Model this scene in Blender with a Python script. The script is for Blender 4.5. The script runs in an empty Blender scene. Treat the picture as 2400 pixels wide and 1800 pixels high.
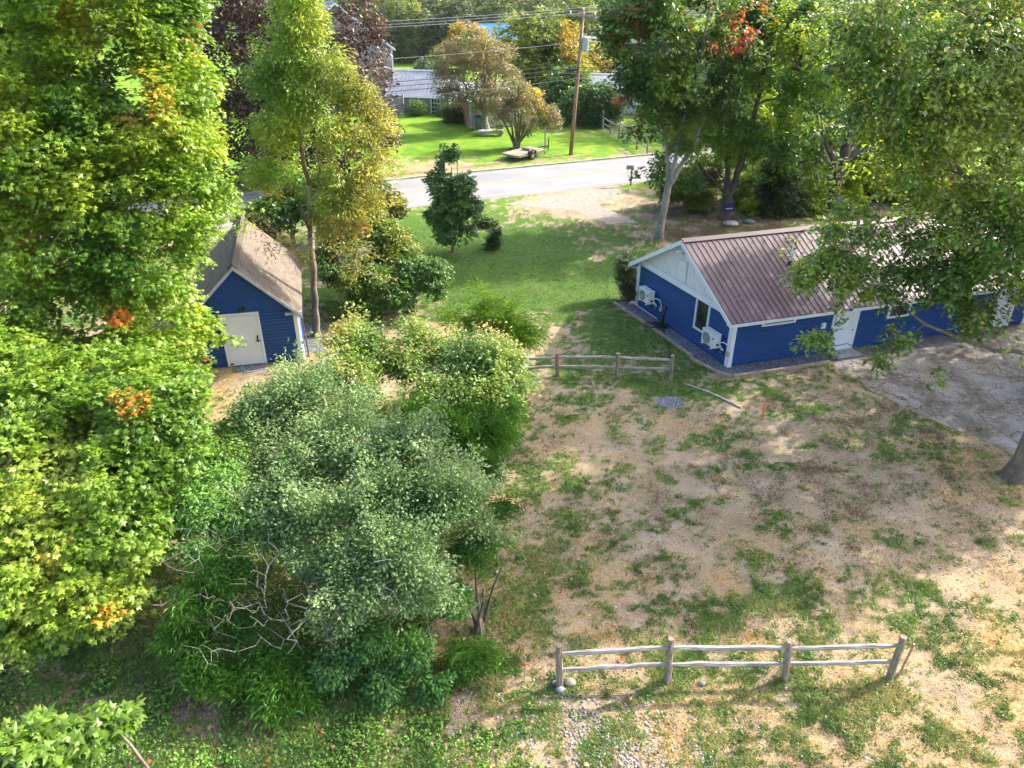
import bpy, math, random
import numpy as np
from mathutils import Vector, Matrix
R = math.radians
rs = np.random.RandomState(7)
random.seed(5)
scene = bpy.context.scene
COL = scene.collection

# ------------------------------------------------------------------ camera
FPX, TH, H = 1760.0, R(29.5), 14.0
cam_d = bpy.data.cameras.new('camera'); cam = bpy.data.objects.new('camera', cam_d); COL.objects.link(cam)
cam.location = (0, 0, H); cam.rotation_euler = (math.pi/2-TH, 0, 0)
cam_d.sensor_width = 36; cam_d.lens = FPX/2400*36; cam_d.clip_end = 3000; cam_d.clip_start = .1
scene.camera = cam
SN, CS = math.sin(TH), math.cos(TH)
def ray(px, py):
    u = (px-1200)/FPX; v = (900-py)/FPX
    return np.array([u, CS+v*SN, v*CS-SN])
def G(px, py, z=0.0):                      # surveyed point on the plane at height z
    r = ray(px, py); t = (z-H)/r[2]
    return np.array([r[0]*t, r[1]*t, z])
def at(px, py, Y):                         # point at ground distance Y
    r = ray(px, py); t = Y/r[1]
    return np.array([r[0]*t, Y, H+r[2]*t])

# ------------------------------------------------------------------ noise
def _hash(i, j, k, s):
    n = (i*374761393 + j*668265263 + k*2147483647*3 + s*1274126177) & 0xFFFFFFFF
    n = ((n ^ (n >> 13))*1274126177) & 0xFFFFFFFF
    return ((n ^ (n >> 16)) & 0xFFFF)/65535.0
def vnoise(p, s=0):
    p = np.asarray(p, float); f = np.floor(p).astype(np.int64); w = p-f; w = w*w*(3-2*w)
    out = 0
    for a in (0, 1):
        for b in (0, 1):
            for c in (0, 1):
                out = out + _hash(f[:, 0]+a, f[:, 1]+b, f[:, 2]+c, s)*(w[:, 0] if a else 1-w[:, 0])*(w[:, 1] if b else 1-w[:, 1])*(w[:, 2] if c else 1-w[:, 2])
    return out
def fbm(p, s=0, o=4):
    p = np.asarray(p, float); a = .5; r = 0; t = 0
    for i in range(o):
        r = r+a*vnoise(p*2**i, s+i*17); t += a; a *= .55
    return r/t
def sstep(a, b, x): 
    t = np.clip((x-a)/(b-a), 0, 1); return t*t*(3-2*t)
def nrm(v): return v/np.maximum(np.linalg.norm(v, axis=-1, keepdims=True), 1e-9)

# ------------------------------------------------------------------ terrain
def terrain(x, y):
    x = np.asarray(x, float); y = np.asarray(y, float)
    z = -6.0*sstep(95, 185, y)
    z = z+34*sstep(260, 900, y)
    z = z+(fbm(np.stack([x*.35, y*.35, 0*x], -1).reshape(-1, 3), 3, 3).reshape(x.shape)-.5)*.10*sstep(3, 9, y)
    return z
def gz(x, y): return float(terrain(np.array([x]), np.array([y]))[0])
def Gt(px, py):
    p = G(px, py)
    for _ in range(12):
        p = G(px, py, gz(p[0], p[1]))
    return p

# ------------------------------------------------------------------ materials
def newmat(name):
    m = bpy.data.materials.new(name); m.use_nodes = True
    nt = m.node_tree; b = nt.nodes['Principled BSDF']
    return m, nt, b
def N(nt, t, **k):
    n = nt.nodes.new(t)
    for a, v in k.items():
        if a in n.inputs: n.inputs[a].default_value = v
        else: setattr(n, a, v)
    return n
def L(nt, a, b): nt.links.new(a, b)
def ramp(nt, fac, stops):
    r = N(nt, 'ShaderNodeValToRGB'); e = r.color_ramp.elements
    while len(e) < len(stops): e.new(.5)
    for x, (p, c) in zip(e, stops): x.position = p; x.color = (*c, 1)
    L(nt, fac, r.inputs[0]); return r.outputs[0]
def mix(nt, fac, a, b, mode='MIX'):
    m = N(nt, 'ShaderNodeMix', data_type='RGBA', blend_type=mode)
    for s, v in ((0, fac), (6, a), (7, b)):
        if hasattr(v, 'links'): L(nt, v, m.inputs[s])
        elif isinstance(v, (int, float)): m.inputs[s].default_value = v
        else: m.inputs[s].default_value = (*v, 1)
    return m.outputs[2]
def noise(nt, scale, detail=4, rough=.6, vec=None, out=0, dist=0):
    n = N(nt, 'ShaderNodeTexNoise'); n.inputs['Scale'].default_value = scale; n.inputs['Detail'].default_value = detail
    n.inputs['Roughness'].default_value = rough; n.inputs['Distortion'].default_value = dist
    if vec: L(nt, vec, n.inputs['Vector'])
    return n.outputs[out]
def objc(nt, scale=(1, 1, 1), rot=(0, 0, 0)):
    t = N(nt, 'ShaderNodeTexCoord'); m = N(nt, 'ShaderNodeMapping')
    m.inputs['Scale'].default_value = scale; m.inputs['Rotation'].default_value = rot
    L(nt, t.outputs['Object'], m.inputs[0]); return m.outputs[0]
def bump(nt, b, h, strength=.3, dist=.02):
    n = N(nt, 'ShaderNodeBump'); n.inputs['Strength'].default_value = strength; n.inputs['Distance'].default_value = dist
    L(nt, h, n.inputs['Height']); L(nt, n.outputs[0], b.inputs['Normal'])
def simple(name, col, rough=.6, var=.25, scale=6, metal=0, stretch=(1, 1, 1), bmp=.15, spec=.4, col2=None):
    m, nt, b = newmat(name); v = objc(nt, stretch)
    f = noise(nt, scale, 5, .65, v)
    c1 = tuple(x*(1-var) for x in col); c2 = col2 or tuple(min(1, x*(1+var)) for x in col)
    L(nt, ramp(nt, f, [(.3, c1), (.7, c2)]), b.inputs['Base Color'])
    b.inputs['Roughness'].default_value = rough; b.inputs['Metallic'].default_value = metal
    b.inputs['Specular IOR Level'].default_value = spec
    if bmp: bump(nt, b, f, bmp, .02)
    return m
M = {}
def leafmat(name, trans=.36, rough=.42):
    m, nt, b = newmat(name)
    a = N(nt, 'ShaderNodeAttribute', attribute_name='tint')
    L(nt, a.outputs['Color'], b.inputs['Base Color'])
    b.inputs['Roughness'].default_value = rough; b.inputs['Specular IOR Level'].default_value = .6
    t = N(nt, 'ShaderNodeBsdfTranslucent')
    L(nt, mix(nt, 1.0, a.outputs['Color'], (1.9, 1.75, .8), 'MULTIPLY'), t.inputs[0])
    s = N(nt, 'ShaderNodeMixShader'); s.inputs[0].default_value = trans
    L(nt, b.outputs[0], s.inputs[1]); L(nt, t.outputs[0], s.inputs[2])
    L(nt, s.outputs[0], nt.nodes['Material Output'].inputs[0])
    return m
M['leaf'] = leafmat('leaf')
M['blade'] = leafmat('grass_blade', .25, .6)
def attrmat(name, rough=.8):
    m, nt, b = newmat(name); a = N(nt, 'ShaderNodeAttribute', attribute_name='tint')
    v = objc(nt); f = noise(nt, 25, 4, .6, v)
    L(nt, mix(nt, .5, a.outputs['Color'], ramp(nt, f, [(.3, (.6, .6, .6)), (.7, (1.3, 1.3, 1.3))]), 'MULTIPLY'), b.inputs['Base Color'])
    b.inputs['Roughness'].default_value = rough; bump(nt, b, f, .3, .01)
    return m
M['tinted'] = attrmat('tinted')
def bark(name, c1, c2, s=3):
    m, nt, b = newmat(name); v = objc(nt, (s*3, s*3, s*.6))
    f = noise(nt, 2.5, 6, .7, v, dist=.6); g = noise(nt, 1.1, 3, .6, objc(nt))
    c = ramp(nt, f, [(.32, c1), (.66, c2)])
    L(nt, mix(nt, .35, c, ramp(nt, g, [(.4, tuple(x*.6 for x in c1)), (.65, tuple(min(1, x*1.25) for x in c2))])), b.inputs['Base Color'])
    b.inputs['Roughness'].default_value = .9; bump(nt, b, f, .7, .03); return m
M['bark_brown'] = bark('bark_brown', (.10, .07, .05), (.27, .21, .16))
M['bark_grey'] = bark('bark_grey', (.15, .13, .11), (.42, .39, .35))
M['bark_dark'] = bark('bark_dark', (.04, .032, .027), (.15, .12, .10))
M['twig'] = bark('twig_grey', (.30, .26, .22), (.58, .53, .47))
M['rail'] = simple('weathered_rail', (.20, .17, .15), .85, .3, 2.2, stretch=(1.2, 18, 18), bmp=.9, col2=(.50, .46, .43))
M['post'] = simple('weathered_post', (.22, .17, .13), .9, .5, 3, stretch=(9, 9, 1.2), bmp=.6, col2=(.42, .35, .28))
M['lumber'] = simple('lumber_edging', (.36, .28, .20), .85, .35, 4, stretch=(1, 1, 1), bmp=.4)
M['white'] = simple('white_trim', (.74, .76, .80), .45, .06, 2, bmp=.02)
M['white2'] = simple('white_enamel', (.72, .73, .72), .35, .05, 3, bmp=.0)
M['grille'] = simple('grey_grille', (.40, .41, .42), .5, .1, 3, bmp=0)
M['black'] = simple('black_plastic', (.012, .012, .014), .45, .3, 8, bmp=.05)
M['siding'] = simple('blue_siding', (.008, .062, .225), .42, .22, 1.4, bmp=.02, stretch=(.6, .6, 3))
M['wood'] = simple('brown_boards', (.30, .13, .06), .7, .4, 3, stretch=(6, 6, .8))
M['stone'] = simple('pale_stone', (.40, .39, .37), .9, .3, 5, bmp=.4)
M['steel'] = simple('grey_steel', (.30, .31, .32), .4, .2, 4, metal=.6, bmp=.05)
M['rust'] = simple('rusty_pipe', (.13, .06, .045), .7, .3, 10)
M['orange'] = simple('orange_paint', (.80, .13, .04), .6, .2, 10)
M['shingle_wall'] = simple('grey_shingles', (.27, .25, .26), .85, .35, 5, stretch=(1.2, 1.2, 4), bmp=.5)
M['wire'] = simple('wire', (.30, .30, .32), .5, .1, 3, bmp=0)
M['wire_dark'] = simple('wire_dark', (.05, .05, .055), .6, .1, 3, bmp=0)
M['bluesteel'] = simple('blue_roofing', (.03, .20, .50), .4, .1, 3, bmp=0)
M['redwall'] = simple('red_wall', (.35, .04, .03), .7, .2, 3, bmp=0)
M['pole'] = simple('pole_timber', (.23, .11, .07), .85, .4, 2.5, stretch=(6, 6, .7), bmp=.5, col2=(.42, .27, .19))
def glass():
    m, nt, b = newmat('window_glass')
    f = noise(nt, 1.3, 3, .5, objc(nt)); L(nt, ramp(nt, f, [(.35, (.01, .013, .014)), (.7, (.05, .06, .06))]), b.inputs['Base Color'])
    b.inputs['Roughness'].default_value = .06; b.inputs['Specular IOR Level'].default_value = .9; return m
M['glass'] = glass()
def roofmetal(name, c, rib=None):
    m, nt, b = newmat(name); v = objc(nt)
    f = noise(nt, .9, 5, .6, v); g = noise(nt, 14, 3, .6, v)
    base = ramp(nt, f, [(.3, tuple(x*.8 for x in c)), (.7, tuple(x*1.2 for x in c))])
    L(nt, mix(nt, .35, base, ramp(nt, g, [(.35, (.7, .7, .7)), (.6, (1.15, 1.15, 1.15))]), 'MULTIPLY'), b.inputs['Base Color'])
    b.inputs['Roughness'].default_value = .5; b.inputs['Specular IOR Level'].default_value = .4
    return m
M['maroon'] = roofmetal('maroon_metal_roof', (.118, .074, .094))
M['silver'] = roofmetal('silver_metal_roof', (.40, .41, .46))
def shingles():
    m, nt, b = newmat('asphalt_shingles')
    v = N(nt, 'ShaderNodeTexCoord').outputs['UV']
    br = N(nt, 'ShaderNodeTexBrick'); L(nt, v, br.inputs[0])
    br.inputs['Color1'].default_value = (.165, .135, .11, 1); br.inputs['Color2'].default_value = (.115, .095, .08, 1); br.inputs['Mortar'].default_value = (.09, .075, .06, 1)
    br.inputs['Scale'].default_value = 1; br.inputs['Brick Width'].default_value = .30; br.inputs['Row Height'].default_value = .14; br.inputs['Mortar Size'].default_value = .008
    f = noise(nt, 2.2, 6, .7, v); g = noise(nt, 30, 3, .6, v)
    c = mix(nt, .55, br.outputs[0], ramp(nt, f, [(.35, (.5, .48, .42)), (.5, (1, .98, .95)), (.68, (1.35, 1.25, 1.1))]), 'MULTIPLY')
    moss = ramp(nt, noise(nt, 1.3, 6, .75, v), [(.56, (0, 0, 0)), (.66, (1, 1, 1))])
    c = mix(nt, moss, c, (.16, .17, .07)); c = mix(nt, .3, c, ramp(nt, g, [(.3, (.6, .6, .6)), (.7, (1.3, 1.3, 1.3))]), 'MULTIPLY')
    L(nt, c, b.inputs['Base Color']); b.inputs['Roughness'].default_value = .95; bump(nt, b, br.outputs['Fac'], -.5, .02); return m
M['shingles'] = shingles()
def gravelmat(name, c1, c2, scale):
    m, nt, b = newmat(name); v = objc(nt)
    vo = N(nt, 'ShaderNodeTexVoronoi'); vo.inputs['Scale'].default_value = scale; L(nt, v, vo.inputs['Vector'])
    sep = N(nt, 'ShaderNodeSeparateColor'); L(nt, vo.outputs['Color'], sep.inputs[0])
    c = ramp(nt, sep.outputs[0], [(0, c1), (1, c2)])
    dark = ramp(nt, vo.outputs['Distance'], [(.25, (1, 1, 1)), (.75, (.3, .3, .3))])
    c = mix(nt, 1.0, c, dark, 'MULTIPLY')
    lf = ramp(nt, noise(nt, 9, 4, .7, v), [(.66, (0, 0, 0)), (.69, (1, 1, 1))])
    L(nt, mix(nt, lf, c, (.25, .14, .07)), b.inputs['Base Color']); b.inputs['Roughness'].default_value = .85
    bump(nt, b, vo.outputs['Distance'], -.9, .03); return m
M['gravel_blue'] = gravelmat('crushed_stone', (.07, .085, .12), (.36, .40, .48), 22)
def concrete():
    m, nt, b = newmat('cracked_concrete'); v = objc(nt)
    f = noise(nt, .8, 7, .7, v, dist=.5)
    c = ramp(nt, f, [(.36, (.09, .075, .06)), (.46, (.18, .16, .145)), (.56, (.29, .275, .27)), (.75, (.38, .365, .36))])
    vo = N(nt, 'ShaderNodeTexVoronoi', feature='DISTANCE_TO_EDGE'); vo.inputs['Scale'].default_value = .55
    vv = N(nt, 'ShaderNodeVectorMath', operation='ADD'); L(nt, v, vv.inputs[0])
    sc = N(nt, 'ShaderNodeVectorMath', operation='SCALE'); L(nt, noise(nt, 1.3, 5, .6, v, out=1), sc.inputs[0]); sc.inputs['Scale'].default_value = 1.1
    L(nt, sc.outputs[0], vv.inputs[1]); L(nt, vv.outputs[0], vo.inputs['Vector'])
    cr = ramp(nt, vo.outputs['Distance'], [(.0, (.16, .14, .09)), (.006, (.25, .22, .16)), (.020, (1, 1, 1))])
    c = mix(nt, 1.0, c, cr, 'MULTIPLY')
    d = ramp(nt, noise(nt, 11, 5, .75, v), [(.49, (0, 0, 0)), (.54, (1, 1, 1))])
    d2 = mix(nt, 1.0, d, ramp(nt, noise(nt, .5, 3, .6, v), [(.4, (.2, .2, .2)), (.6, (1, 1, 1))]), 'MULTIPLY')
    c = mix(nt, d2, c, (.13, .095, .06))
    L(nt, c, b.inputs['Base Color']); b.inputs['Roughness'].default_value = .9; bump(nt, b, f, .3, .03); return m
M['concrete'] = concrete()
def asphalt():
    m, nt, b = newmat('asphalt'); v = objc(nt)
    f = noise(nt, .35, 5, .6, v); g = noise(nt, 30, 2, .6, v)
    c = ramp(nt, f, [(.3, (.20, .196, .205)), (.7, (.275, .27, .28))])
    c = mix(nt, .4, c, ramp(nt, g, [(.3, (.75, .75, .75)), (.7, (1.2, 1.2, 1.2))]), 'MULTIPLY')
    L(nt, c, b.inputs['Base Color']); b.inputs['Roughness'].default_value = .85; return m
M['asphalt'] = asphalt()
M['paint_white'] = simple('road_paint_white', (.42, .42, .42), .7, .3, 3, bmp=0)
M['paint_yellow'] = simple('road_paint_yellow', (.42, .31, .13), .7, .3, 3, bmp=0)

# ------------------------------------------------------------------ object helpers
def tag(o, label=None, cat=None, group=None, kind=None):
    if label: o['label'] = label
    if cat: o['category'] = cat
    if group: o['group'] = group
    if kind: o['kind'] = kind
    return o
def empty(name, loc, label, cat, group=None):
    o = bpy.data.objects.new(name, None); COL.objects.link(o); o.location = [float(v) for v in loc]; o.empty_display_size = .3
    return tag(o, label, cat, group)
def arrmesh(name, V, F, mat, parent=None, tint=None, smooth=False):
    """V (n,3) float, F (m,k) int with equal face size"""
    me = bpy.data.meshes.new(name); V = np.ascontiguousarray(V, np.float32); F = np.ascontiguousarray(F, np.int32)
    m, k = F.shape
    me.vertices.add(len(V)); me.vertices.foreach_set('co', V.ravel())
    me.loops.add(m*k); me.loops.foreach_set('vertex_index', F.ravel())
    me.polygons.add(m); me.polygons.foreach_set('loop_start', np.arange(0, m*k, k, dtype=np.int32))
    me.update(calc_edges=True)
    if tint is not None:
        a = me.attributes.new('tint', 'FLOAT_COLOR', 'POINT')
        c = np.ones((len(V), 4), np.float32); c[:, :3] = tint; a.data.foreach_set('color', c.ravel())
    me.polygons.foreach_set('use_smooth', np.full(m, bool(smooth)))
    me.materials.append(mat)
    o = bpy.data.objects.new(name, me); COL.objects.link(o)
    if parent is not None:
        o.parent = parent; o.matrix_parent_inverse = Matrix.Translation(parent.location).inverted()
    return o
class MB:
    def __init__(s): s.v = []; s.f = []; s.q = []
    def poly(s, pts, faces):
        s.q.append((len(s.v), len(s.f))); b = len(s.v); s.v += [tuple(map(float, p)) for p in pts]; s.f += [tuple(b+i for i in f) for f in faces]
    def box(s, o, a, b, c):          # corner o and three edge vectors
        o, a, b, c = map(lambda q: np.array(q, float), (o, a, b, c))
        p = [o, o+a, o+a+b, o+b, o+c, o+a+c, o+a+b+c, o+b+c]
        f = [(0, 3, 2, 1), (4, 5, 6, 7), (0, 1, 5, 4), (1, 2, 6, 5), (2, 3, 7, 6), (3, 0, 4, 7)]
        if np.dot(np.cross(a, b), c) < 0: f = [tuple(reversed(q)) for q in f]
        s.poly(p, f); return s
    def cbox(s, c, x, y, z, rz=0):
        cx, sx = math.cos(rz), math.sin(rz); a = np.array([cx, sx, 0])*x; b = np.array([-sx, cx, 0])*y
        return s.box(np.array(c)-a/2-b/2, a, b, (0, 0, z))
    def tube(s, P, rad, n=8, cap=True, jit=0):
        P = np.array(P, float); rad = np.broadcast_to(rad, (len(P),)); d = np.gradient(P, axis=0); d = nrm(d)
        up = np.array([0, 0, 1.]) if abs(d[0][2]) < .9 else np.array([1., 0, 0])
        b0 = len(s.v); s.q.append((b0, len(s.f)))
        x = nrm(np.cross(up, d[0]))
        for i in range(len(P)):
            x = nrm(x-d[i]*np.dot(x, d[i])); y = np.cross(d[i], x)
            for k in range(n):
                a = 2*math.pi*k/n; rr = rad[i]*(1+(random.uniform(-jit, jit) if jit else 0))
                s.v.append(tuple(P[i]+(x*math.cos(a)+y*math.sin(a))*rr))
        for i in range(len(P)-1):
            for k in range(n):
                a = b0+i*n+k; b = b0+i*n+(k+1) % n; s.f.append((a, b, b+n, a+n))
        if cap:
            s.f.append(tuple(b0+k for k in reversed(range(n)))); s.f.append(tuple(b0+(len(P)-1)*n+k for k in range(n)))
        return s
    def lathe(s, c, prof, n=16, axis='z'):
        b0 = len(s.v)
        for r, h in prof:
            for k in range(n):
                a = 2*math.pi*k/n; s.v.append((c[0]+r*math.cos(a), c[1]+r*math.sin(a), c[2]+h))
        for i in range(len(prof)-1):
            for k in range(n):
                a = b0+i*n+k; b = b0+i*n+(k+1) % n; s.f.append((a, b, b+n, a+n))
        s.f.append(tuple(b0+k for k in reversed(range(n)))); s.f.append(tuple(b0+(len(prof)-1)*n+k for k in range(n)))
        return s
    def pieces(s, name, mat, parent=None, smooth=False, bevel=0):
        e = s.q+[(len(s.v), len(s.f))]; out = []
        for (v0, f0), (v1, f1) in zip(e[:-1], e[1:]):
            m = MB(); m.v = s.v[v0:v1]; m.f = [tuple(i-v0 for i in f) for f in s.f[f0:f1]]; out.append(m.build(name, mat, parent, smooth, None, bevel))
        return out
    def build(s, name, mat, parent=None, smooth=False, uvf=None, bevel=0):
        me = bpy.data.meshes.new(name); me.from_pydata(s.v, [], s.f); me.update()
        if uvf:
            uv = me.uv_layers.new(name='UVMap')
            for lp in me.loops: uv.data[lp.index].uv = uvf(me.vertices[lp.vertex_index].co)
        if smooth:
            me.polygons.foreach_set('use_smooth', np.ones(len(me.polygons), bool))
        me.materials.append(mat); o = bpy.data.objects.new(name, me); COL.objects.link(o)
        if bevel:
            bm = o.modifiers.new('bevel', 'BEVEL'); bm.width = bevel; bm.segments = 2; bm.limit_method = 'ANGLE'
        if parent is not None:
            o.parent = parent; o.matrix_parent_inverse = Matrix.Translation(parent.location).inverted()
        return o

# ------------------------------------------------------------------ leaves
def tmpl_maple():
    pts = []
    for k, (a, r) in enumerate([(-150, .45), (-115, .28), (-62, .62), (-35, .34), (0, .78), (35, .34), (62, .62), (115, .28), (150, .45), (180, .16)]):
        pts.append((math.sin(R(a))*r, math.cos(R(a))*r, -.22*r*abs(math.sin(R(a)))-.18*max(0, r-.5)))
    V = [(0, 0, .05)]+pts; F = [(0, 1+(i+1) % 10, 1+i) for i in range(10)]
    return np.array(V), np.array(F)
def tmpl_oval(w=.30):
    return np.array([(0, -.5, 0), (-w, 0, -.08), (0, .5, -.1), (w, 0, -.08), (0, .02, .05)]), np.array([(0, 4, 1), (1, 4, 2), (0, 3, 4), (3, 2, 4)])
def tmpl_rhomb(w=.3):
    return np.array([(0, -.5, 0), (-w, .0, .06), (0, .5, -.05), (w, .0, .06)]), np.array([(0, 2, 1), (0, 3, 2)])
def tmpl_pinnate(pairs=3, w=.07, ll=.30):
    V = []; F = []
    def lf(bx, by, dx, dy, bz=0):
        b = len(V); nx, ny = -dy, dx
        V.extend([(bx, by, bz), (bx+dx*.45+nx*w, by+dy*.45+ny*w, bz+.02), (bx+dx, by+dy, bz-.09), (bx+dx*.45-nx*w, by+dy*.45-ny*w, bz+.02)])
        F.extend([(b, b+2, b+1), (b, b+3, b+2)])
    for i in range(pairs):
        y = -.4+i*.8/pairs; s = 1-.25*abs(i-pairs/2)/pairs
        for sx in (-1, 1): lf(0, y, sx*ll*s, .12, -.0)
    lf(0, .38, 0, ll)
    V = np.array(V); V[:, 1] *= 1; V[:, 2] -= .12*(V[:, 1]+.4)**2
    # scale nx/ny widths back to real size
    return V, np.array(F)
TM = dict(maple=tmpl_maple(), oval=tmpl_oval(), lance=tmpl_oval(.16), rhomb=tmpl_rhomb(), slim=tmpl_rhomb(.15), pinnate=tmpl_pinnate())

def leaves(pos, nor, dirv, size, tint, T, name, mat, parent):
    V, F = TM[T]; n = len(pos)
    nor = nrm(nor); d = nrm(dirv-nor*np.sum(dirv*nor, 1, keepdims=True)); x = np.cross(d, nor)
    P = pos[:, None, :]+size[:, None, None]*(V[None, :, 0, None]*x[:, None, :]+V[None, :, 1, None]*d[:, None, :]+V[None, :, 2, None]*nor[:, None, :])
    k = len(V); FF = (F[None]+(np.arange(n)*k)[:, None, None]).reshape(-1, 3)
    return arrmesh(name, P.reshape(-1, 3), FF, mat, parent, np.repeat(tint, k, 0))

def palette(p, cols, scale=.5, seed=0, jit=.25):
    """cols: list of rgb; chosen by a soft position noise plus a per-leaf random"""
    cols = np.array(cols); f = fbm(p*scale, seed, 3); f = (f-.5)*2.2+.5+rs.normal(0, .16, len(p))
    f = np.clip(f, 0, .9999)*(len(cols)-1); i = f.astype(int); w = (f-i)[:, None]
    c = cols[i]*(1-w)+cols[np.minimum(i+1, len(cols)-1)]*w
    return c*(1+rs.uniform(-jit, jit, (len(p), 1)))

def sample_lobes(lobes, n, seed, shell=.55, gap=.42, gscale=.8):
    C = np.array([l[:3] for l in lobes]); Rr = np.array([l[3] for l in lobes])
    w = Rr**2; w = w/w.sum(); idx = rs.choice(len(lobes), n*3, p=w)
    d = nrm(rs.normal(size=(n*3, 3))); rad = shell+(1-shell)*rs.rand(n*3)**.6
    fl = np.array([l[4] if len(l) > 4 else .8 for l in lobes])[idx]
    off = d*(rad*Rr[idx])[:, None]; off[:, 2] *= fl
    P = C[idx]+off
    g = fbm(P*gscale, seed, 3); keep = g > gap
    P, off = P[keep][:n], off[keep][:n]
    # drop points deep inside other lobes
    dist = np.min(np.linalg.norm((P[:, None]-C[None])/np.stack([Rr, Rr, Rr*.8], 1)[None], axis=2), axis=1)
    k2 = (dist > shell*.8) | (rs.rand(len(P)) < .25)
    P, off = P[k2], off[k2]; k3 = P[:, 2] > terrain(P[:, 0], P[:, 1])+.12
    return P[k3], nrm(off[k3])

def skeleton(trunk, targets, r0, mat, name, parent, rtip=.012, jitter=.12, step=.45, expo=.5, sides=6, rise=.35, twig=None):
    """trunk: list of stems (each a list of points, radii r0..); limbs grow from the stems to every target"""
    nodes = []; par = []; chains = []
    rmax = []
    for st, ra, rb in trunk:
        st = np.array(st, float); seg = np.linalg.norm(np.diff(st, axis=0), axis=1); tot = seg.sum(); m = max(4, int(tot/step))
        cum = np.concatenate([[0], np.cumsum(seg)]); tt = np.linspace(0, tot, m)
        pts = np.stack([np.interp(tt, cum, st[:, i]) for i in range(3)], 1)
        pts[1:-1] += rs.normal(0, .03, (m-2, 3))
        ch = []
        start = None
        if nodes:
            dd = np.linalg.norm(np.array(nodes)-pts[0], axis=1); start = int(np.argmin(dd))
        for i, p in enumerate(pts):
            nodes.append(p); par.append((len(nodes)-2) if i else (start if start is not None else -1)); ch.append(len(nodes)-1)
            rmax.append(ra+(rb-ra)*(i/(m-1))**.8)
        chains.append((ch, True))
    nt = len(nodes); count = np.zeros(200000)
    base = np.array(nodes[0])
    tc = np.array(nodes)
    order = np.argsort([np.min(np.linalg.norm(tc-t, axis=1)) for t in targets])
    arr = np.zeros((nt+len(targets)*30, 3)); arr[:nt] = tc; n = nt
    tips = []
    for ti in order:
        t = targets[ti]; A = arr[:n]; d = t-A; dist = np.linalg.norm(d, axis=1)
        cost = dist+np.maximum(0, A[:, 2]+rise*dist*.6-t[2])*1.2
        cost[A[:, 2] < base[2]+.4] += 2
        j = int(np.argmin(cost)); a = arr[j].copy(); D = np.linalg.norm(t-a)
        m = max(1, min(25, int(D/step))); ch = [j]; prev = j
        for i in range(1, m+1):
            w = i/m; p = a+(t-a)*w; p[2] += rise*D*.35*math.sin(w*math.pi)*.6
            if i < m: p = p+rs.normal(0, jitter*min(1, D*.3), 3)
            arr[n] = p; par.append(prev); prev = n; ch.append(n); n += 1
            if n >= len(arr)-2: break
        chains.append((ch, False)); tips.append(prev)
    for t in tips:
        k = t; c = 0
        while k != -1 and c < 400: count[k] += 1; k = par[k]; c += 1
    rad = rtip*np.maximum(count[:n], 1)**expo
    for i in range(nt): rad[i] = max(rmax[i], min(rad[i], rmax[i]*1.15))
    V = []; F = []; nv = 0
    for ch, tr in chains:
        P = arr[ch]; rr = rad[ch].copy()
        if not tr: rr = np.minimum(rr, max(rr[1] if len(rr) > 1 else rr[0], rtip)); rr[-1] = min(rr[-1], rtip*.8)
        if tr: 
            rr[0] *= 1.35
            if len(rr) > 2: rr[1] *= 1.1
        ns = 10 if tr else (sides if rr[0] > .035 else 4)
        if len(P) < 2: continue
        d = nrm(np.gradient(P, axis=0)); x = nrm(np.cross(d, np.array([.31, .95, .02]))); y = np.cross(d, x)
        a = np.arange(ns)*2*math.pi/ns
        ring = P[:, None]+(x[:, None]*np.cos(a)[None, :, None]+y[:, None]*np.sin(a)[None, :, None])*rr[:, None, None]
        if tr: ring += rs.normal(0, .075, (len(P), ns, 1))*(ring-P[:, None])
        V.append(ring.reshape(-1, 3)); i, k = np.meshgrid(np.arange(len(P)-1), np.arange(ns), indexing='ij')
        A = nv+i*ns+k; B = nv+i*ns+(k+1) % ns
        F.append(np.stack([A, B, B+ns, A+ns], -1).reshape(-1, 4)); nv += len(P)*ns
    return arrmesh(name, np.concatenate(V), np.concatenate(F), mat, parent, smooth=True)

SUNV = nrm(np.array([.90, .44, .64]))
def foliage(P, O, per, spread, T, size, cols, parent, name='crown', droop=.25, up=.7, flat=.45, pscale=.5, seed=0, accents=(), mat=None, jit=.25, grad=None):
    n = len(P); idx = np.repeat(np.arange(n), per)
    ax = O+np.array([0, 0, -droop])+rs.normal(0, .35, O.shape); ax = nrm(ax)
    side = nrm(np.cross(ax, np.array([0, 0, 1.0]))+1e-6); nn = nrm(np.cross(side, ax))
    nn = np.where(nn[:, 2:3] < 0, -nn, nn)
    m = len(idx); t = rs.uniform(-.7, 1, m)*spread; s = rs.normal(0, .42, m)*spread; u = rs.normal(0, .42*flat, m)*spread
    pos = P[idx]+ax[idx]*t[:, None]+side[idx]*s[:, None]+nn[idx]*u[:, None]
    pos[:, 2] -= .25*spread*(np.abs(t/spread)**2)*droop*2
    nor = nrm(nn[idx]*.6+np.array([0, 0, up])+O[idx]*.25+rs.normal(0, .48, (m, 3)))
    dv = ax[idx]+side[idx]*np.sign(s)[:, None]*.6+rs.normal(0, .4, (m, 3))+np.array([0, 0, -.3])
    sz = size*(.5+.95*rs.rand(m)**.8)
    c = palette(pos, cols, pscale, seed, jit)
    if grad is not None: c = grad(pos, c)
    for (ac, ar, acol, prob) in accents:
        dd = np.linalg.norm(pos-np.array(ac), axis=1)+rs.normal(0, ar*.22, m)
        hit = (dd < ar) & (rs.rand(m) < prob); cc = np.array(acol)*(1+rs.uniform(-.35, .35, (m, 1))); c[hit] = cc[hit]
    k = pos[:, 2] > terrain(pos[:, 0], pos[:, 1])+.03
    return leaves(pos[k], nor[k], dv[k], sz[k], c[k], T, name, mat or M['leaf'], parent)

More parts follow.
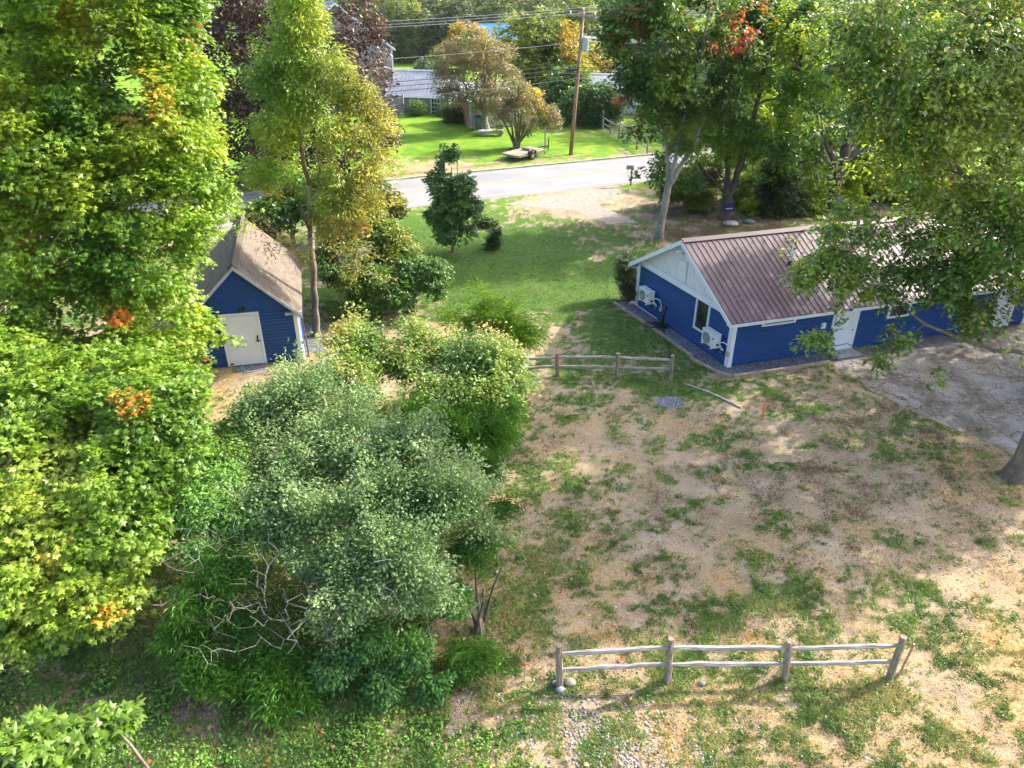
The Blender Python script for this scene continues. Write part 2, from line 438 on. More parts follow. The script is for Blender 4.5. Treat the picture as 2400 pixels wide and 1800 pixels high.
def LB(px, py, Y, r, fl=.8):
    p = at(px, py, Y); return (p[0], p[1], p[2], r, fl)
def tree(name, label, base, stems, lobes, sprays, per, spread, T, size, cols, barkm, cat='tree', group=None, targets=None, gap=.42, shell=.55, seed=1, rtip=.012, r0=None, expo=.5, shoots=0, shlen=.6, **k):
    z0 = gz(base[0], base[1])
    e = empty(name, (base[0], base[1], z0), label, cat, group)
    P, O = sample_lobes(lobes, sprays, seed, shell, gap)
    if shoots:
        q = rs.choice(len(P), shoots); dS = nrm(O[q]+np.array([0, 0, .7])+rs.normal(0, .3, (shoots, 3)))
        P = np.concatenate([P]+[P[q]+dS*(shlen*f) for f in (.35, .7, 1.0)]); O = np.concatenate([O]+[dS]*3)
    nt = targets or max(20, len(P)//3); sel = rs.choice(len(P), min(nt, len(P)), replace=False)
    st = [([np.array(p, float)-(np.array([0, 0, .15]) if (i == 0 and j == 0) else 0) for i, p in enumerate(s[0])], s[1], s[2]) for j, s in enumerate(stems)]
    skeleton(st, P[sel], None, barkm, 'trunk', e, rtip=rtip, expo=expo)
    foliage(P, O, per, spread, T, size, cols, e, seed=seed, **k)
    return e

GREEN_MAPLE = [(.07, .16, .010), (.13, .24, .014), (.20, .32, .018), (.31, .39, .03)]
ORANGE = (.60, .20, .03); RED = (.50, .06, .03); YEL = (.50, .38, .03)
# ================================================================== SETTING
terrain = lambda x, y: (-6.0*sstep(95, 185, np.asarray(y, float))+34*sstep(260, 900, np.asarray(y, float))+0*np.asarray(x, float))
def inpoly(x, y, poly):
    c = np.zeros(x.shape, bool); n = len(poly)
    for i in range(n):
        x1, y1 = poly[i][:2]; x2, y2 = poly[(i+1) % n][:2]
        cond = ((y1 > y) != (y2 > y)) & (x < (x2-x1)*(y-y1)/((y2-y1) or 1e-9)+x1); c ^= cond
    return c
RD = np.array([math.cos(R(21.8)), math.sin(R(21.8))]); RN = np.array([-RD[1], RD[0]]); RC = np.array([-6.66, 51.9])
def road_st(x, y): return (x-RC[0])*RD[0]+(y-RC[1])*RD[1], (x-RC[0])*RN[0]+(y-RC[1])*RN[1]
HC = np.array([8.5, 26.11]); HW = np.array([5.79, 32.2])-HC; WW = np.linalg.norm(HW); HW = HW/WW
HL = np.array([math.cos(R(16.3)), math.sin(R(16.3))]); LEN = 14.6
SL0 = np.array([-12.29, 25.9]); SR0 = np.array([-8.38, 26.77]); SX = nrm(SR0-SL0); SWID = np.linalg.norm(SR0-SL0); SY = np.array([-.246, .969]); SLEN = 5.9
house_poly = [HC, HC+HL*LEN, HC+HL*LEN+HW*WW, HC+HW*WW]
shed_poly = [SL0, SR0, SR0+SY*SLEN, SL0+SY*SLEN]
slab_poly = [G(*p) for p in [(1948, 852), (2033, 905), (2100, 945), (2168, 977), (2286, 1022), (2358, 1061), (2560, 1150)]]+[np.array([32, 26]), HC+HL*(LEN+4), HC+HL*4.6+HW*.0]
bed_poly = [G(*p) for p in [(1438, 711), (1560, 790), (1623, 836), (1712, 882), (1942, 848)]]+[HC+HL*4.6+HW*.1, HC+HL*.1+HW*.1, HC+HW*(WW-.1)+HL*.1, HC+HW*(WW+.6)+HL*.2]
# control points: pixel, green cover, straw, dark litter
CPX = [(1100,520,.9,.2,0),(1200,600,1,0,.1),(1150,690,1.05,0,0),(1300,700,1,0,.1),(1400,650,1,0,.1),(850,700,1,0,0),(800,790,.55,.3,.2),(700,850,.15,.7,.2),(600,885,.0,.5,.15),(500,920,.15,.7,.1),(480,1000,.4,.9,0),(560,960,.1,.9,0),(900,780,.35,.5,.2),
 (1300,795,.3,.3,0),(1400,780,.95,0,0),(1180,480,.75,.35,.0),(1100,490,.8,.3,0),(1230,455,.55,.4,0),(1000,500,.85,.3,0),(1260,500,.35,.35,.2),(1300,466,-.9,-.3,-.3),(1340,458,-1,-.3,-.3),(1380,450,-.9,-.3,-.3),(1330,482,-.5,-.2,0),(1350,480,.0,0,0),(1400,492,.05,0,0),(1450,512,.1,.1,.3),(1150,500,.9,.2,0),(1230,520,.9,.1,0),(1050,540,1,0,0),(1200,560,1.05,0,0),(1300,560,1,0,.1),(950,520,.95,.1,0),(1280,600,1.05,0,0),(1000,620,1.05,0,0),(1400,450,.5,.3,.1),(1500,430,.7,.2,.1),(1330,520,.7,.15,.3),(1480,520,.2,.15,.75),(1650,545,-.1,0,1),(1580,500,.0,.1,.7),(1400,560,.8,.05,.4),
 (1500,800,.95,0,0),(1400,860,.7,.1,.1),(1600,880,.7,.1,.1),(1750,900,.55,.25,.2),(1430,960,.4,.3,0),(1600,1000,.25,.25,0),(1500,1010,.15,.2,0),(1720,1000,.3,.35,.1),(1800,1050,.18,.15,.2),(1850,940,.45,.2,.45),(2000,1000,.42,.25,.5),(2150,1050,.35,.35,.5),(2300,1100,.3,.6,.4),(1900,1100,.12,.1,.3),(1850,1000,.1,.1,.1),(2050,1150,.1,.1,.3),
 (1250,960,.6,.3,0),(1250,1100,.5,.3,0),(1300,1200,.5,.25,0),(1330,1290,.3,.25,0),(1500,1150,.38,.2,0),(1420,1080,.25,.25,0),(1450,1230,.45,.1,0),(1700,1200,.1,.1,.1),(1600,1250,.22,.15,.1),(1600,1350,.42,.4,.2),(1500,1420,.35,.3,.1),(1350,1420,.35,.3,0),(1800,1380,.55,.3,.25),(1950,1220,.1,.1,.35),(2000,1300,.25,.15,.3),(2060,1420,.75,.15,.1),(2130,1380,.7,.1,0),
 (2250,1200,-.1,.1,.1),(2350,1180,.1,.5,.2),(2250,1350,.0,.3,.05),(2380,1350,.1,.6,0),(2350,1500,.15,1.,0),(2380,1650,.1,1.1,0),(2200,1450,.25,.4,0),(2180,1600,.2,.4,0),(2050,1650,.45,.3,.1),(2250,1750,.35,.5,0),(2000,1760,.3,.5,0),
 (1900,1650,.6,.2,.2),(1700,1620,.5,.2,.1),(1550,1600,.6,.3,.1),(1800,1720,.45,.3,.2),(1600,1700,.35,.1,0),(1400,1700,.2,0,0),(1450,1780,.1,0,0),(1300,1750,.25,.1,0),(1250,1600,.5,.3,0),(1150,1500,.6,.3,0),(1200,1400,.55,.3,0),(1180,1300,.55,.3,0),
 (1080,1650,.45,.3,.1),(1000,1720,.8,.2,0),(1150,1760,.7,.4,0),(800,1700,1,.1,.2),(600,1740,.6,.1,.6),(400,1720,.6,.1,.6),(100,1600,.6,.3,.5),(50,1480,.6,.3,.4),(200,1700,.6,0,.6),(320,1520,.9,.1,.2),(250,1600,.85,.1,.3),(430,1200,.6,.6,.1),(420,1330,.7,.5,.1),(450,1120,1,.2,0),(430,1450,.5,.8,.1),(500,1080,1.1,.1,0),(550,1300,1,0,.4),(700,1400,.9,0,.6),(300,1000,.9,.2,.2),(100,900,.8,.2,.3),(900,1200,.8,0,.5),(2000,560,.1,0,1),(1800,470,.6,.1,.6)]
CPX = [(a_, b_, c_-(.12 if (1250 < a_ < 2100 and 930 < b_ < 1480) else 0), d_, e_) for a_, b_, c_, d_, e_ in CPX]
CP = np.array([list(G(a, b)[:2])+[c, d, e] for a, b, c, d, e in CPX])
def cover(x, y):
    x = np.asarray(x, float).ravel(); y = np.asarray(y, float).ravel(); out = np.zeros((len(x), 3))
    for s in range(0, len(x), 40000):
        dx = x[s:s+40000, None]-CP[None, :, 0]; dy = y[s:s+40000, None]-CP[None, :, 1]
        sc = .8+.03*CP[None, :, 1]
        w = 1/((dx*dx+dy*dy)/sc**2+.12)**1.8; w /= w.sum(1, keepdims=True); out[s:s+40000] = w@CP[:, 2:]
    far = sstep(47, 50, y); st, sn = road_st(x, y)
    beyond = sn > 3; f = np.where(beyond, 1., 0)
    lawn = np.stack([.95+0*x, .15+0*x, 0*x], -1)
    d1 = np.exp(-(((x+6.0)/3.5)**2+((y-58.5)/2.2)**2)); lawn[:, 0] -= 1.3*d1; lawn[:, 1] += .6*d1
    edge = np.exp(-((sn-4.2)/1.5)**2); lawn[:, 0] -= .45*edge*(x < 30); lawn[:, 1] += .5*edge
    d2 = np.exp(-(((x-9)/5)**2+((y-78)/5)**2)); lawn[:, 0] -= .35*d2; lawn[:, 1] += .5*d2
    out = out*(1-f)[:, None]+lawn*f[:, None]
    side = (~beyond) & (np.abs(x) > 35) ; out[side] = (.9, .2, .1)
    return out
def cover_n(x, y):
    c = cover(x, y); p = np.stack([x, y, 0*x], -1)
    n = fbm(p*1.7, 11, 6); n2 = fbm(p*.9+40, 12, 5); n3 = fbm(p*1.4+80, 13, 5); nn = fbm(p*8, 14, 4)
    g = np.clip(.5+(.5*(c[:, 0]-.5)+(n-.5)*1.25+(nn-.5)*1.0)*1.75, 0, 1)
    s = np.clip(.5+(.5*(c[:, 1]-.58)+(n2-.5)*1.0+(nn-.5)*.6)*1.5, 0, 1)
    l = np.clip(.5+(.5*(c[:, 2]-.55)+(n3-.5)*1.0+(nn-.5)*.4)*1.5, 0, 1)
    g = np.where(c[:, 0] > .93, np.maximum(g, .75+.25*g), g)
    return np.stack([g, s, l], -1)
def axis(*segs):
    o = []
    for a, b, d in segs: o += list(np.arange(a, b, d))
    return np.array(o)
xs = axis((-1500, -300, 100), (-300, -60, 12), (-60, -22, 1.2), (-22, 26, .13), (26, 70, 1.2), (70, 320, 12), (320, 1501, 100))
ys = axis((-40, 2, 3), (2, 36, .12), (36, 90, .35), (90, 200, 3), (200, 500, 14), (500, 1801, 60))
X, Y = np.meshgrid(xs, ys); nx, ny = len(xs), len(ys); Z = terrain(X, Y)
cv = np.zeros((X.size, 3)); fx, fy = X.ravel(), Y.ravel()
near = (fx > -60) & (fx < 70) & (fy > -5) & (fy < 95)
cv[near] = cover_n(fx[near], fy[near]); cv[~near] = (1, 0, 0)
i, j = np.meshgrid(np.arange(ny-1), np.arange(nx-1), indexing='ij'); a = i*nx+j
def groundmat():
    m, nt, b = newmat('yard_ground'); v = objc(nt)
    at_ = N(nt, 'ShaderNodeAttribute', attribute_name='tint'); sp = N(nt, 'ShaderNodeSeparateColor'); L(nt, at_.outputs['Color'], sp.inputs[0])
    sand = ramp(nt, noise(nt, .8, 7, .65, v), [(.3, (.24, .185, .12)), (.5, (.36, .285, .195)), (.72, (.47, .385, .275))])
    grain = ramp(nt, noise(nt, 38, 4, .8, v), [(.32, (.38, .34, .30)), (.48, (.95, .95, .95)), (.72, (1.3, 1.3, 1.3))])
    sand = mix(nt, .7, sand, grain, 'MULTIPLY')
    gr = ramp(nt, noise(nt, 7, 5, .7, v), [(.3, (.030, .075, .012)), (.5, (.062, .135, .020)), (.72, (.13, .22, .035))])
    y = N(nt, 'ShaderNodeSeparateXYZ'); L(nt, v, y.inputs[0])
    fm = N(nt, 'ShaderNodeMapRange'); fm.inputs[1].default_value = 44; fm.inputs[2].default_value = 56; L(nt, y.outputs[1], fm.inputs[0])
    lawn = ramp(nt, noise(nt, .55, 6, .62, v), [(.30, (.07, .17, .010)), (.45, (.11, .24, .012)), (.58, (.17, .29, .018)), (.72, (.30, .29, .08))])
    gr = mix(nt, fm.outputs[0], gr, lawn)
    straw = ramp(nt, noise(nt, 13, 4, .7, objc(nt, (1, .6, 1), (0, 0, .5))), [(.32, (.20, .13, .06)), (.52, (.40, .29, .14)), (.7, (.55, .43, .24))])
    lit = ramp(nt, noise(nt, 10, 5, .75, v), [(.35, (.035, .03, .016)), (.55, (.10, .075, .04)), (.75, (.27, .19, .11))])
    def thr(ch, sc, w, seedrot):
        n = noise(nt, sc, 5, .75, objc(nt, rot=(0, 0, seedrot)))
        a1 = N(nt, 'ShaderNodeMath', operation='SUBTRACT'); L(nt, n, a1.inputs[0]); a1.inputs[1].default_value = .5
        a2 = N(nt, 'ShaderNodeMath', operation='MULTIPLY_ADD'); L(nt, a1.outputs[0], a2.inputs[0]); a2.inputs[1].default_value = 2.4; L(nt, ch, a2.inputs[2])
        r = N(nt, 'ShaderNodeMapRange'); L(nt, a2.outputs[0], r.inputs[0]); r.inputs[1].default_value = .5-w; r.inputs[2].default_value = .5+w
        return r.outputs[0]
    c = mix(nt, thr(sp.outputs[1], 16, .25, .3), sand, straw)
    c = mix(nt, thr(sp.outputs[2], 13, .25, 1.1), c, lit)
    c = mix(nt, thr(sp.outputs[0], 15, .24, 2.0), c, gr)
    L(nt, c, b.inputs['Base Color']); b.inputs['Roughness'].default_value = .95; b.inputs['Specular IOR Level'].default_value = .15
    bump(nt, b, noise(nt, 16, 6, .75, v), .8, .05); return m
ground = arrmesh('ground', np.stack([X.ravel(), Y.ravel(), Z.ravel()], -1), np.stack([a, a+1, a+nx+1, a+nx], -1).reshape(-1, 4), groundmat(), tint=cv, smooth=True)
tag(ground, kind='structure')

def strip(name, s0, s1, n0, n1, dz, mat, kind='structure', step=4, wob=0):
    ss = np.arange(s0, s1+.1, step); V = []
    for s in ss:
        for n in (n0, n1):
            w = wob*(fbm(np.array([[s*.5, n, 0]]), 5, 3)[0]-.5) if wob else 0
            p = RC+RD*s+RN*(n+w); V.append((p[0], p[1], gz(p[0], p[1])+dz))
    k = np.arange(len(ss)-1)*2; o = arrmesh(name, np.array(V), np.stack([k, k+2, k+3, k+1], -1), mat)
    return tag(o, kind=kind)
strip('road', -90, 150, -3.75, 3.35, .010, M['asphalt'], step=.8, wob=.25)
strip('road_marking', -90, 150, .04, .14, .016, M['paint_yellow']); strip('road_marking', -90, 150, -.16, -.06, .016, M['paint_yellow'])
strip('road_marking', -90, 150, -3.0, -2.88, .016, M['paint_white']); strip('road_marking', -90, 150, 2.72, 2.84, .016, M['paint_white'])
kb = MB()
for s in np.arange(-40, 38, 1.5):
    o = RC+RD*s+RN*3.5; kb.box((o[0], o[1], -.05), (*(RD*1.48), 0), (*(RN*.16), 0), (0, 0, .14+random.uniform(-.02, .02)))
tag(kb.build('kerb', M['stone']), kind='structure')
def sheet(name, poly, dz, mat, wob=.12, seed=0):
    pts = []
    for i in range(len(poly)):
        a = np.array(poly[i][:2], float); b = np.array(poly[(i+1) % len(poly)][:2], float); n = max(2, int(np.linalg.norm(b-a)/.25))
        for k in range(n): pts.append(a+(b-a)*k/n)
    pts = np.array(pts); q = np.concatenate([pts, np.zeros((len(pts), 1))], 1)
    pts = pts+np.stack([fbm(q*2, seed, 3)-.5, fbm(q*2+9, seed, 3)-.5], -1)*wob*2
    m = MB(); m.poly([(p[0], p[1], dz) for p in pts], [tuple(range(len(pts)))]); return tag(m.build(name, mat), kind='structure')
sheet('concrete_patio', slab_poly, .012, M['concrete'], .38)
sheet('gravel_bed', bed_poly, .016, M['gravel_blue'], .02)
c0 = G(587, 862)
sheet('gravel_patch', [c0+np.array([math.cos(t)*.62, math.sin(t)*.38, 0]) for t in np.arange(0, 6.28, .5)], .012, M['gravel_blue'], .08)
M['drive'] = simple('driveway_gravel', (.29, .25, .21), .95, .35, 3.5, bmp=.5)
sheet('driveway', [G(*p) for p in [(1170, 477), (1250, 468), (1330, 458), (1425, 439), (1462, 444), (1440, 462), (1405, 478), (1440, 497), (1505, 522), (1430, 528), (1335, 492), (1250, 484)]], .008, M['drive'], .55, 4)
c1 = G(1571, 943)
sheet('gravel_patch', [c1+np.array([math.cos(t)*.50, math.sin(t)*.42, 0]) for t in np.arange(0, 6.28, .5)], .012, M['gravel_blue'], .06)
sheet('gravel_strip', [SR0+SY*.6, SR0+SX*.8+SY*.5, SR0+SX*.9+SY*3, SR0+SY*3.4], .012, M['gravel_blue'], .1)

# ================================================================== BLUE HOUSE
def hp(a, b, z): p = HC+HL*a+HW*b; return np.array([p[0], p[1], z])
L3, W3, U3 = np.array([*HL, 0]), np.array([*HW, 0]), np.array([0, 0, 1.])
def on_plane(px, py, P0, e1, e2):
    r = ray(px, py); A = np.array([e1, e2, -r]).T; s = np.linalg.solve(A, np.array([0, 0, H])-P0); return s[0], s[1]
ong = lambda px, py, a0=0: on_plane(px, py, hp(a0, 0, 0), W3, U3)
onl = lambda px, py, b0=0: on_plane(px, py, hp(0, b0, 0), L3, U3)
house = empty('blue_house', hp(0, 0, 0), 'long low blue clapboard house with maroon ribbed metal roof and white gable end', 'house')
HZ, RZ = 2.15, 4.15
SLP = (RZ-HZ)/(WW/2)
def siding(name, p0, e, length, h, out, mat, parent, n=18, z0=.12):
    m = MB(); dh = (h-z0)/n; p0 = np.array(p0, float)
    for k in range(n):
        za, zb = z0+k*dh, z0+(k+1)*dh
        A = p0+out*.055+U3*za; E_ = A+U3*dh*.55; D = p0+out*.004+U3*zb; Lx = e*length
        m.poly([A, A+Lx, E_+Lx, E_, D+Lx, D, p0+out*.004+U3*za, p0+out*.004+U3*za+Lx], [(0, 1, 2, 3), (3, 2, 4, 5), (6, 7, 1, 0)])
    m.box(p0-out*.15+U3*(-.1), e*length, out*.148, U3*(h+.1))
    return m.build(name, mat, parent)
siding('wall', hp(0, 0, 0), L3, LEN, HZ, -W3*1.0, M['siding'], house)
siding('wall', hp(0, 0, 0)+L3*0, W3, WW, HZ, -L3, M['siding'], house)
siding('wall', hp(0, WW, 0), L3, LEN, HZ, W3, M['siding'], house)
siding('wall', hp(LEN, 0, 0), W3, WW, HZ, L3, M['siding'], house)
# corner boards
cb = MB()
for (a, b, sa, sb) in ((0, 0, -1, -1), (0, WW, -1, 1), (LEN, 0, 1, -1)):
    cb.box(hp(a, b, 0)+L3*sa*.07, -L3*sa*.17, W3*sb*.075, U3*(HZ-.02)); cb.box(hp(a, b, 0)+W3*sb*.0+L3*0, L3*sa*.07, -W3*sb*.14, U3*(HZ-.02))
cb.pieces('corner_board', M['white'], house)
# gable
for a, o in ((0, -1), (LEN, 1)):
    g = MB(); z1 = HZ
    P = [hp(a, .0, z1)+L3*o*.03, hp(a, WW, z1)+L3*o*.03, hp(a, WW/2, RZ-.03)+L3*o*.03]
    Q = [p-L3*o*.12 for p in P]; g.poly(P+Q, [(0, 1, 2) if o > 0 else (2, 1, 0), (3, 5, 4) if o > 0 else (4, 5, 3), (0, 3, 4, 1), (1, 4, 5, 2), (2, 5, 3, 0)])
    for b in np.arange(.35, WW-.3, .2):
        hh = SLP*min(b, WW-b)-.06; g.box(hp(a, b, z1)+L3*o*.03, W3*.03, L3*o*.018, U3*max(.05, hh))
    g.build('gable_panel', M['white'], house)
    f = MB(); f.box(hp(a, 0, HZ-.06)+L3*o*.06, W3*WW, L3*o*.03, U3*.08); f.box(hp(a, .30, HZ+.02)+L3*o*.06, W3*(WW-.6), L3*o*.03, U3*.16); f.box(hp(a, 0, HZ-.075)+L3*o*.09, W3*WW, L3*o*.05, U3*.045); f.build('frieze_board', M['white'], house)
# hatch
b0, z0 = ong(1596, 655, -.05); hm = MB(); hm.box(hp(-.05, b0-.3, HZ+.2), W3*.55, -L3*.03, U3*.85); hm.build('gable_hatch', M['white'], house)
hm = MB(); hm.box(hp(-.08, b0-.35, HZ+1.05), W3*.65, -L3*.02, U3*.05); hm.box(hp(-.08, b0-.35, HZ+.2), W3*.045, -L3*.02, U3*.85); hm.box(hp(-.08, b0+.25, HZ+.2), W3*.045, -L3*.02, U3*.85); hm.build('hatch_trim', M['white2'], house)
# roof
OV, OE, TH_R = .36, .30, .06
def roof(name, hpf, l0, l1, w, z_e, z_r, oe, mat, parent, e1, ribs=.3, uv=False):
    """two slopes over local frame; returns nothing"""
    slp = (z_r-z_e)/(w/2)
    for side in (0, 1):
        m = MB()
        def P(a, q, dz=0):       # q = 0 at ridge .. 1 eave
            b = (w/2-(w/2+oe)*q) if side == 0 else (w/2+(w/2+oe)*q)
            return hpf(a, b, z_r-slp*(w/2+oe)*q+.05+dz)
        pts = [P(l0, 0), P(l1, 0), P(l1, 1), P(l0, 1), P(l0, 0, -TH_R), P(l1, 0, -TH_R), P(l1, 1, -TH_R), P(l0, 1, -TH_R)]
        f = [(0, 3, 2, 1), (4, 5, 6, 7), (0, 1, 5, 4), (2, 3, 7, 6), (0, 4, 7, 3), (1, 2, 6, 5)]
        if side: f = [tuple(reversed(q)) for q in f]
        m.poly(pts, f)
        if ribs:
            for a in np.arange(l0+.02, l1, ribs):
                s = P(a, 0, .001); e = P(a, 1, .001); n = P(a, 0, .023)-s
                m.box(s, e1*.028, e-s, n)
        if uv:
            o0 = P(l0, 0); ed = nrm(P(l1, 0)-o0); sd = nrm(P(l0, 1)-o0)
            m.build(name, mat, parent, uvf=lambda co: (float(np.dot(np.array(co)-(0 if parent is None else 0)-o0, ed)), float(np.dot(np.array(co)-o0, sd))))
        else: m.build(name, mat, parent)
    rc = MB()
    for sd in (-1, 1):
        a = hpf(l0-.01, w/2, z_r+.095); b = hpf(l1+.01, w/2, z_r+.095); d = hpf(l0-.01, w/2+sd*.18, z_r+.095-slp*.18)-a
        rc.box(a, b-a, d, U3*.018)
    rc.build('ridge_cap', mat, parent)
roof('roof', hp, -OV, LEN+OV, WW, HZ, RZ, OE, M['maroon'], house, L3, ribs=.25)
fb = MB()
for a0 in (-OV-.03, LEN+OV):
    for sd in (0, 1):
        be = -OE if sd == 0 else WW+OE; ze = HZ-SLP*OE
        s = hp(a0, WW/2, RZ-.16); e = hp(a0, be, ze-.16); fb.box(s, e-s, L3*.028, U3*.205)
for b in (-OE-.025, WW+OE): fb.box(hp(-OV, b, HZ-SLP*OE-.10), L3*(LEN+2*OV), W3*.024, U3*.12)
fb.pieces('fascia', M['white'], house)
sf = MB(); sf.box(hp(-OV+.01, -OE+.01, HZ-SLP*OE-.11), L3*(LEN+2*OV-.02), W3*(OE-.02), U3*.02); sf.box(hp(-OV+.01, WW+.03, HZ-SLP*OE-.11), L3*(LEN+2*OV-.02), W3*(OE-.05), U3*.02); sf.pieces('soffit', M['white'], house)
# vent pipe on the near slope
n_s = W3*WW/2+U3*(RZ-HZ)
va, vq = on_plane(1853, 618, hp(0, 0, HZ+.06), L3, n_s); vp = hp(va, vq*WW/2, HZ+.06+vq*(RZ-HZ))
vb = MB(); vb.lathe(vp+np.array([0, 0, -.08]), [(.16, 0), (.10, .12), (.075, .2)], 14); vb.build('vent_boot', M['black'], house)
vb = MB(); vb.lathe(vp+np.array([0, 0, .0]), [(.055, 0), (.055, .72), (.045, .72), (.045, .6)], 14); vb.build('vent_pipe', M['white'], house, True)
def window(p, e, out, w, h, parent, split='h', name='window', sash=1):
    m = MB(); t = .075; d = .055
    m.box(p+out*.056, e*t, out*d, U3*h); m.box(p+e*(w-t)+out*.056, e*t, out*d, U3*h); m.box(p+e*t+out*.056, e*(w-2*t), out*d, U3*t); m.box(p+e*t+U3*(h-t)+out*.056, e*(w-2*t), out*d, U3*t)
    if split == 'h': m.box(p+e*t+U3*(h*.5-.02)+out*.03, e*(w-2*t), out*.03, U3*.045)
    else: m.box(p+e*(w*.5-.02)+U3*t+out*.03, e*.045, out*.03, U3*(h-2*t))
    f = m.build(name, M['white'], parent)
    g = MB(); g.box(p+e*t+U3*t+out*.056, e*(w-2*t), out*.012, U3*(h-2*t)); g.build('pane', M['glass'], f); return f
def part_reparent(): pass
b1, z1 = ong(1643, 770, -.03); b2, z2 = ong(1627, 690, -.03); bR, _ = ong(1664, 712, -.03)
# gable-end window between pixels (1627..1668, 692..775)
bl, zt = ong(1637, 693, -.03); br, zt2 = ong(1669, 714, -.03); _, zb = ong(1627, 766, -.03)
window(hp(0, br, zb), W3, -L3, abs(bl-br), (zt+zt2)/2-zb, house)
a1, _ = onl(1787, 745, -.03); a2, _ = onl(1866, 733, -.03); window(hp(a1, 0, HZ-.52), L3, -W3, a2-a1, .46, house, 'v')
for (x1, y1, x2, y2, hh) in ((1958, 715, 2008, 710, .95), (2090, 692, 2141, 686, .85)):
    a1, _ = onl(x1, y1, -.03); a2, _ = onl(x2, y2, -.03); window(hp(a1, 0, HZ-.08-hh), L3, -W3, a2-a1, hh, house, 'v')
a1, _ = onl(1949, 800, -.03)
dm = MB(); dm.box(hp(a1, -.056, .06), L3*.92, -W3*.03, U3*1.72); dm.box(hp(a1-.08, -.056, .04), L3*.08, -W3*.05, U3*1.84); dm.box(hp(a1+.92, -.056, .04), L3*.08, -W3*.05, U3*1.84); dm.box(hp(a1-.08, -.056, 1.79), L3*1.08, -W3*.055, U3*.09)
door = dm.build('door', M['white'], house); dh = MB(); dh.lathe(hp(a1+.84, -.09, .9), [(.03, 0), (.035, .04), (.02, .06)], 10); dh.build('handle', M['steel'], door)
dm = MB(); dm.box(hp(a1-.1, -.06, .0), L3*1.1, -W3*.6, U3*.09); dm.build('step', M['stone'], house)
a3, _ = onl(2318, 760, -.03); dm = MB(); dm.box(hp(a3, -.056, .06), L3*.92, -W3*.03, U3*1.75); dm.box(hp(a3-.08, -.056, .04), L3*.08, -W3*.05, U3*1.86); dm.box(hp(a3+.92, -.056, .04), L3*.08, -W3*.05, U3*1.86)
door = dm.build('door', M['white'], house); dh = MB(); dh.lathe(hp(a3+.84, -.09, .9), [(.03, 0), (.035, .04), (.02, .06)], 10); dh.build('handle', M['steel'], door)
a4, z4 = onl(1927, 762, -.03); ob = MB(); ob.box(hp(a4-.08, -.056, z4-.12), L3*.18, -W3*.06, U3*.24); ob.box(hp(a4-.04, -.09, z4-.07), L3*.10, -W3*.03, U3*.13); ob.build('outlet_box', M['white'], house)
b5, z5 = ong(1603, 592, -.1); fl = MB(); fl.lathe(hp(-.08, b5, z5-.06), [(.05, 0), (.055, .08), (.03, .1)], 10)
for sd in (-1, 1): fl.tube([hp(-.12, b5, z5+.05), hp(-.2, b5+sd*.1, z5+.05), hp(-.3, b5+sd*.17, z5-.02)], [.03, .045, .07], 10)
fl.build('flood_light', M['white2'], house)
bp = MB(); b6, _ = ong(1540, 745, -.03); bp.box(hp(-.02, b6, .0), W3*(WW-b6), -L3*.03, U3*.05); bp.build('base_trim', M['white'], house)

def heat_pump(px, py, label):
    b, z = ong(px, py, -.4); D = -L3
    e = empty('heat_pump', hp(-.1, b, 0), label, 'heat pump', 'heat pump units on the gable wall')
    o = hp(-.16, b-.40, z-.29)
    m = MB(); m.box(o, W3*.80, D*.30, U3*.56); m.build('casing', M['white2'], e, bevel=.018)
    m = MB(); m.box(o+W3*-.01+D*-.01+U3*.562, W3*.82, D*.32, U3*.025); m.build('top_cover', M['white'], e, bevel=.008)
    m = MB(); c = o+W3*.49+D*.302+U3*.28                      # grille rings and spokes on the front face
    for r in np.arange(.04, .25, .03):
        th = np.arange(0, 6.4, .3); m.tube([c+W3*math.cos(t)*r+U3*math.sin(t)*r+D*.012 for t in th], .006, 4, False)
    for t in np.arange(0, 6.28, .785): m.tube([c+D*.012, c+D*.012+(W3*math.cos(t)+U3*math.sin(t))*.25], .006, 4)
    m.build('fan_grille', M['grille'], e)
    m = MB(); n = 20; m.poly([c+D*.003]+[c+D*.003+(W3*math.cos(6.2832*k/n)+U3*math.sin(6.2832*k/n))*.24 for k in range(n)], [(0, 1+k, 1+(k+1) % n) for k in range(n)]); m.build('fan', M['steel'], e)
    m = MB(); m.box(o+W3*.03+D*.303+U3*.36, W3*.09, D*.004, U3*.07); m.box(o+W3*.10-W3*.101+D*.06+U3*.10, -W3*.004, D*.13, U3*.09); m.pieces('nameplate', M['black'], e)
    m = MB()
    for q in (.08, .66):
        m.box(o+W3*q+U3*-.045-D*.14, W3*.05, D*.5, U3*.04); m.box(o+W3*q-D*.14+U3*-.30, W3*.05, D*.03, U3*.27)
    m.pieces('wall_bracket', M['white2'], e)
    m = MB(); s = o+D*.1+U3*.2
    m.tube([s, s-W3*.12+U3*.1, s-W3*.25+U3*.16-D*.04, s-W3*.38+U3*.1-D*.12, s-W3*.44-U3*.05-D*.16, s-W3*.44-U3*.16-D*.17], .02, 8)
    m.tube([s+U3*.02, s-W3*.1+U3*.0, s-W3*.18-U3*.06, s-W3*.2-U3*.2-D*.1], .016, 8); m.tube([s-U3*.1, s-W3*.12-U3*.12, s-W3*.2-U3*.24-D*.1], .014, 8)
    m.build('hose', M['white'], e)
    m = MB(); m.box(s-W3*.50-U3*.38-D*.20, W3*.12, D*.09, U3*.2); m.build('disconnect_box', M['grille'], e, bevel=.01)
heat_pump(1662, 792, 'white wall-mounted heat pump beside the house corner, under the gable window')
heat_pump(1511, 692, 'white wall-mounted heat pump at the far back end of the gable wall')
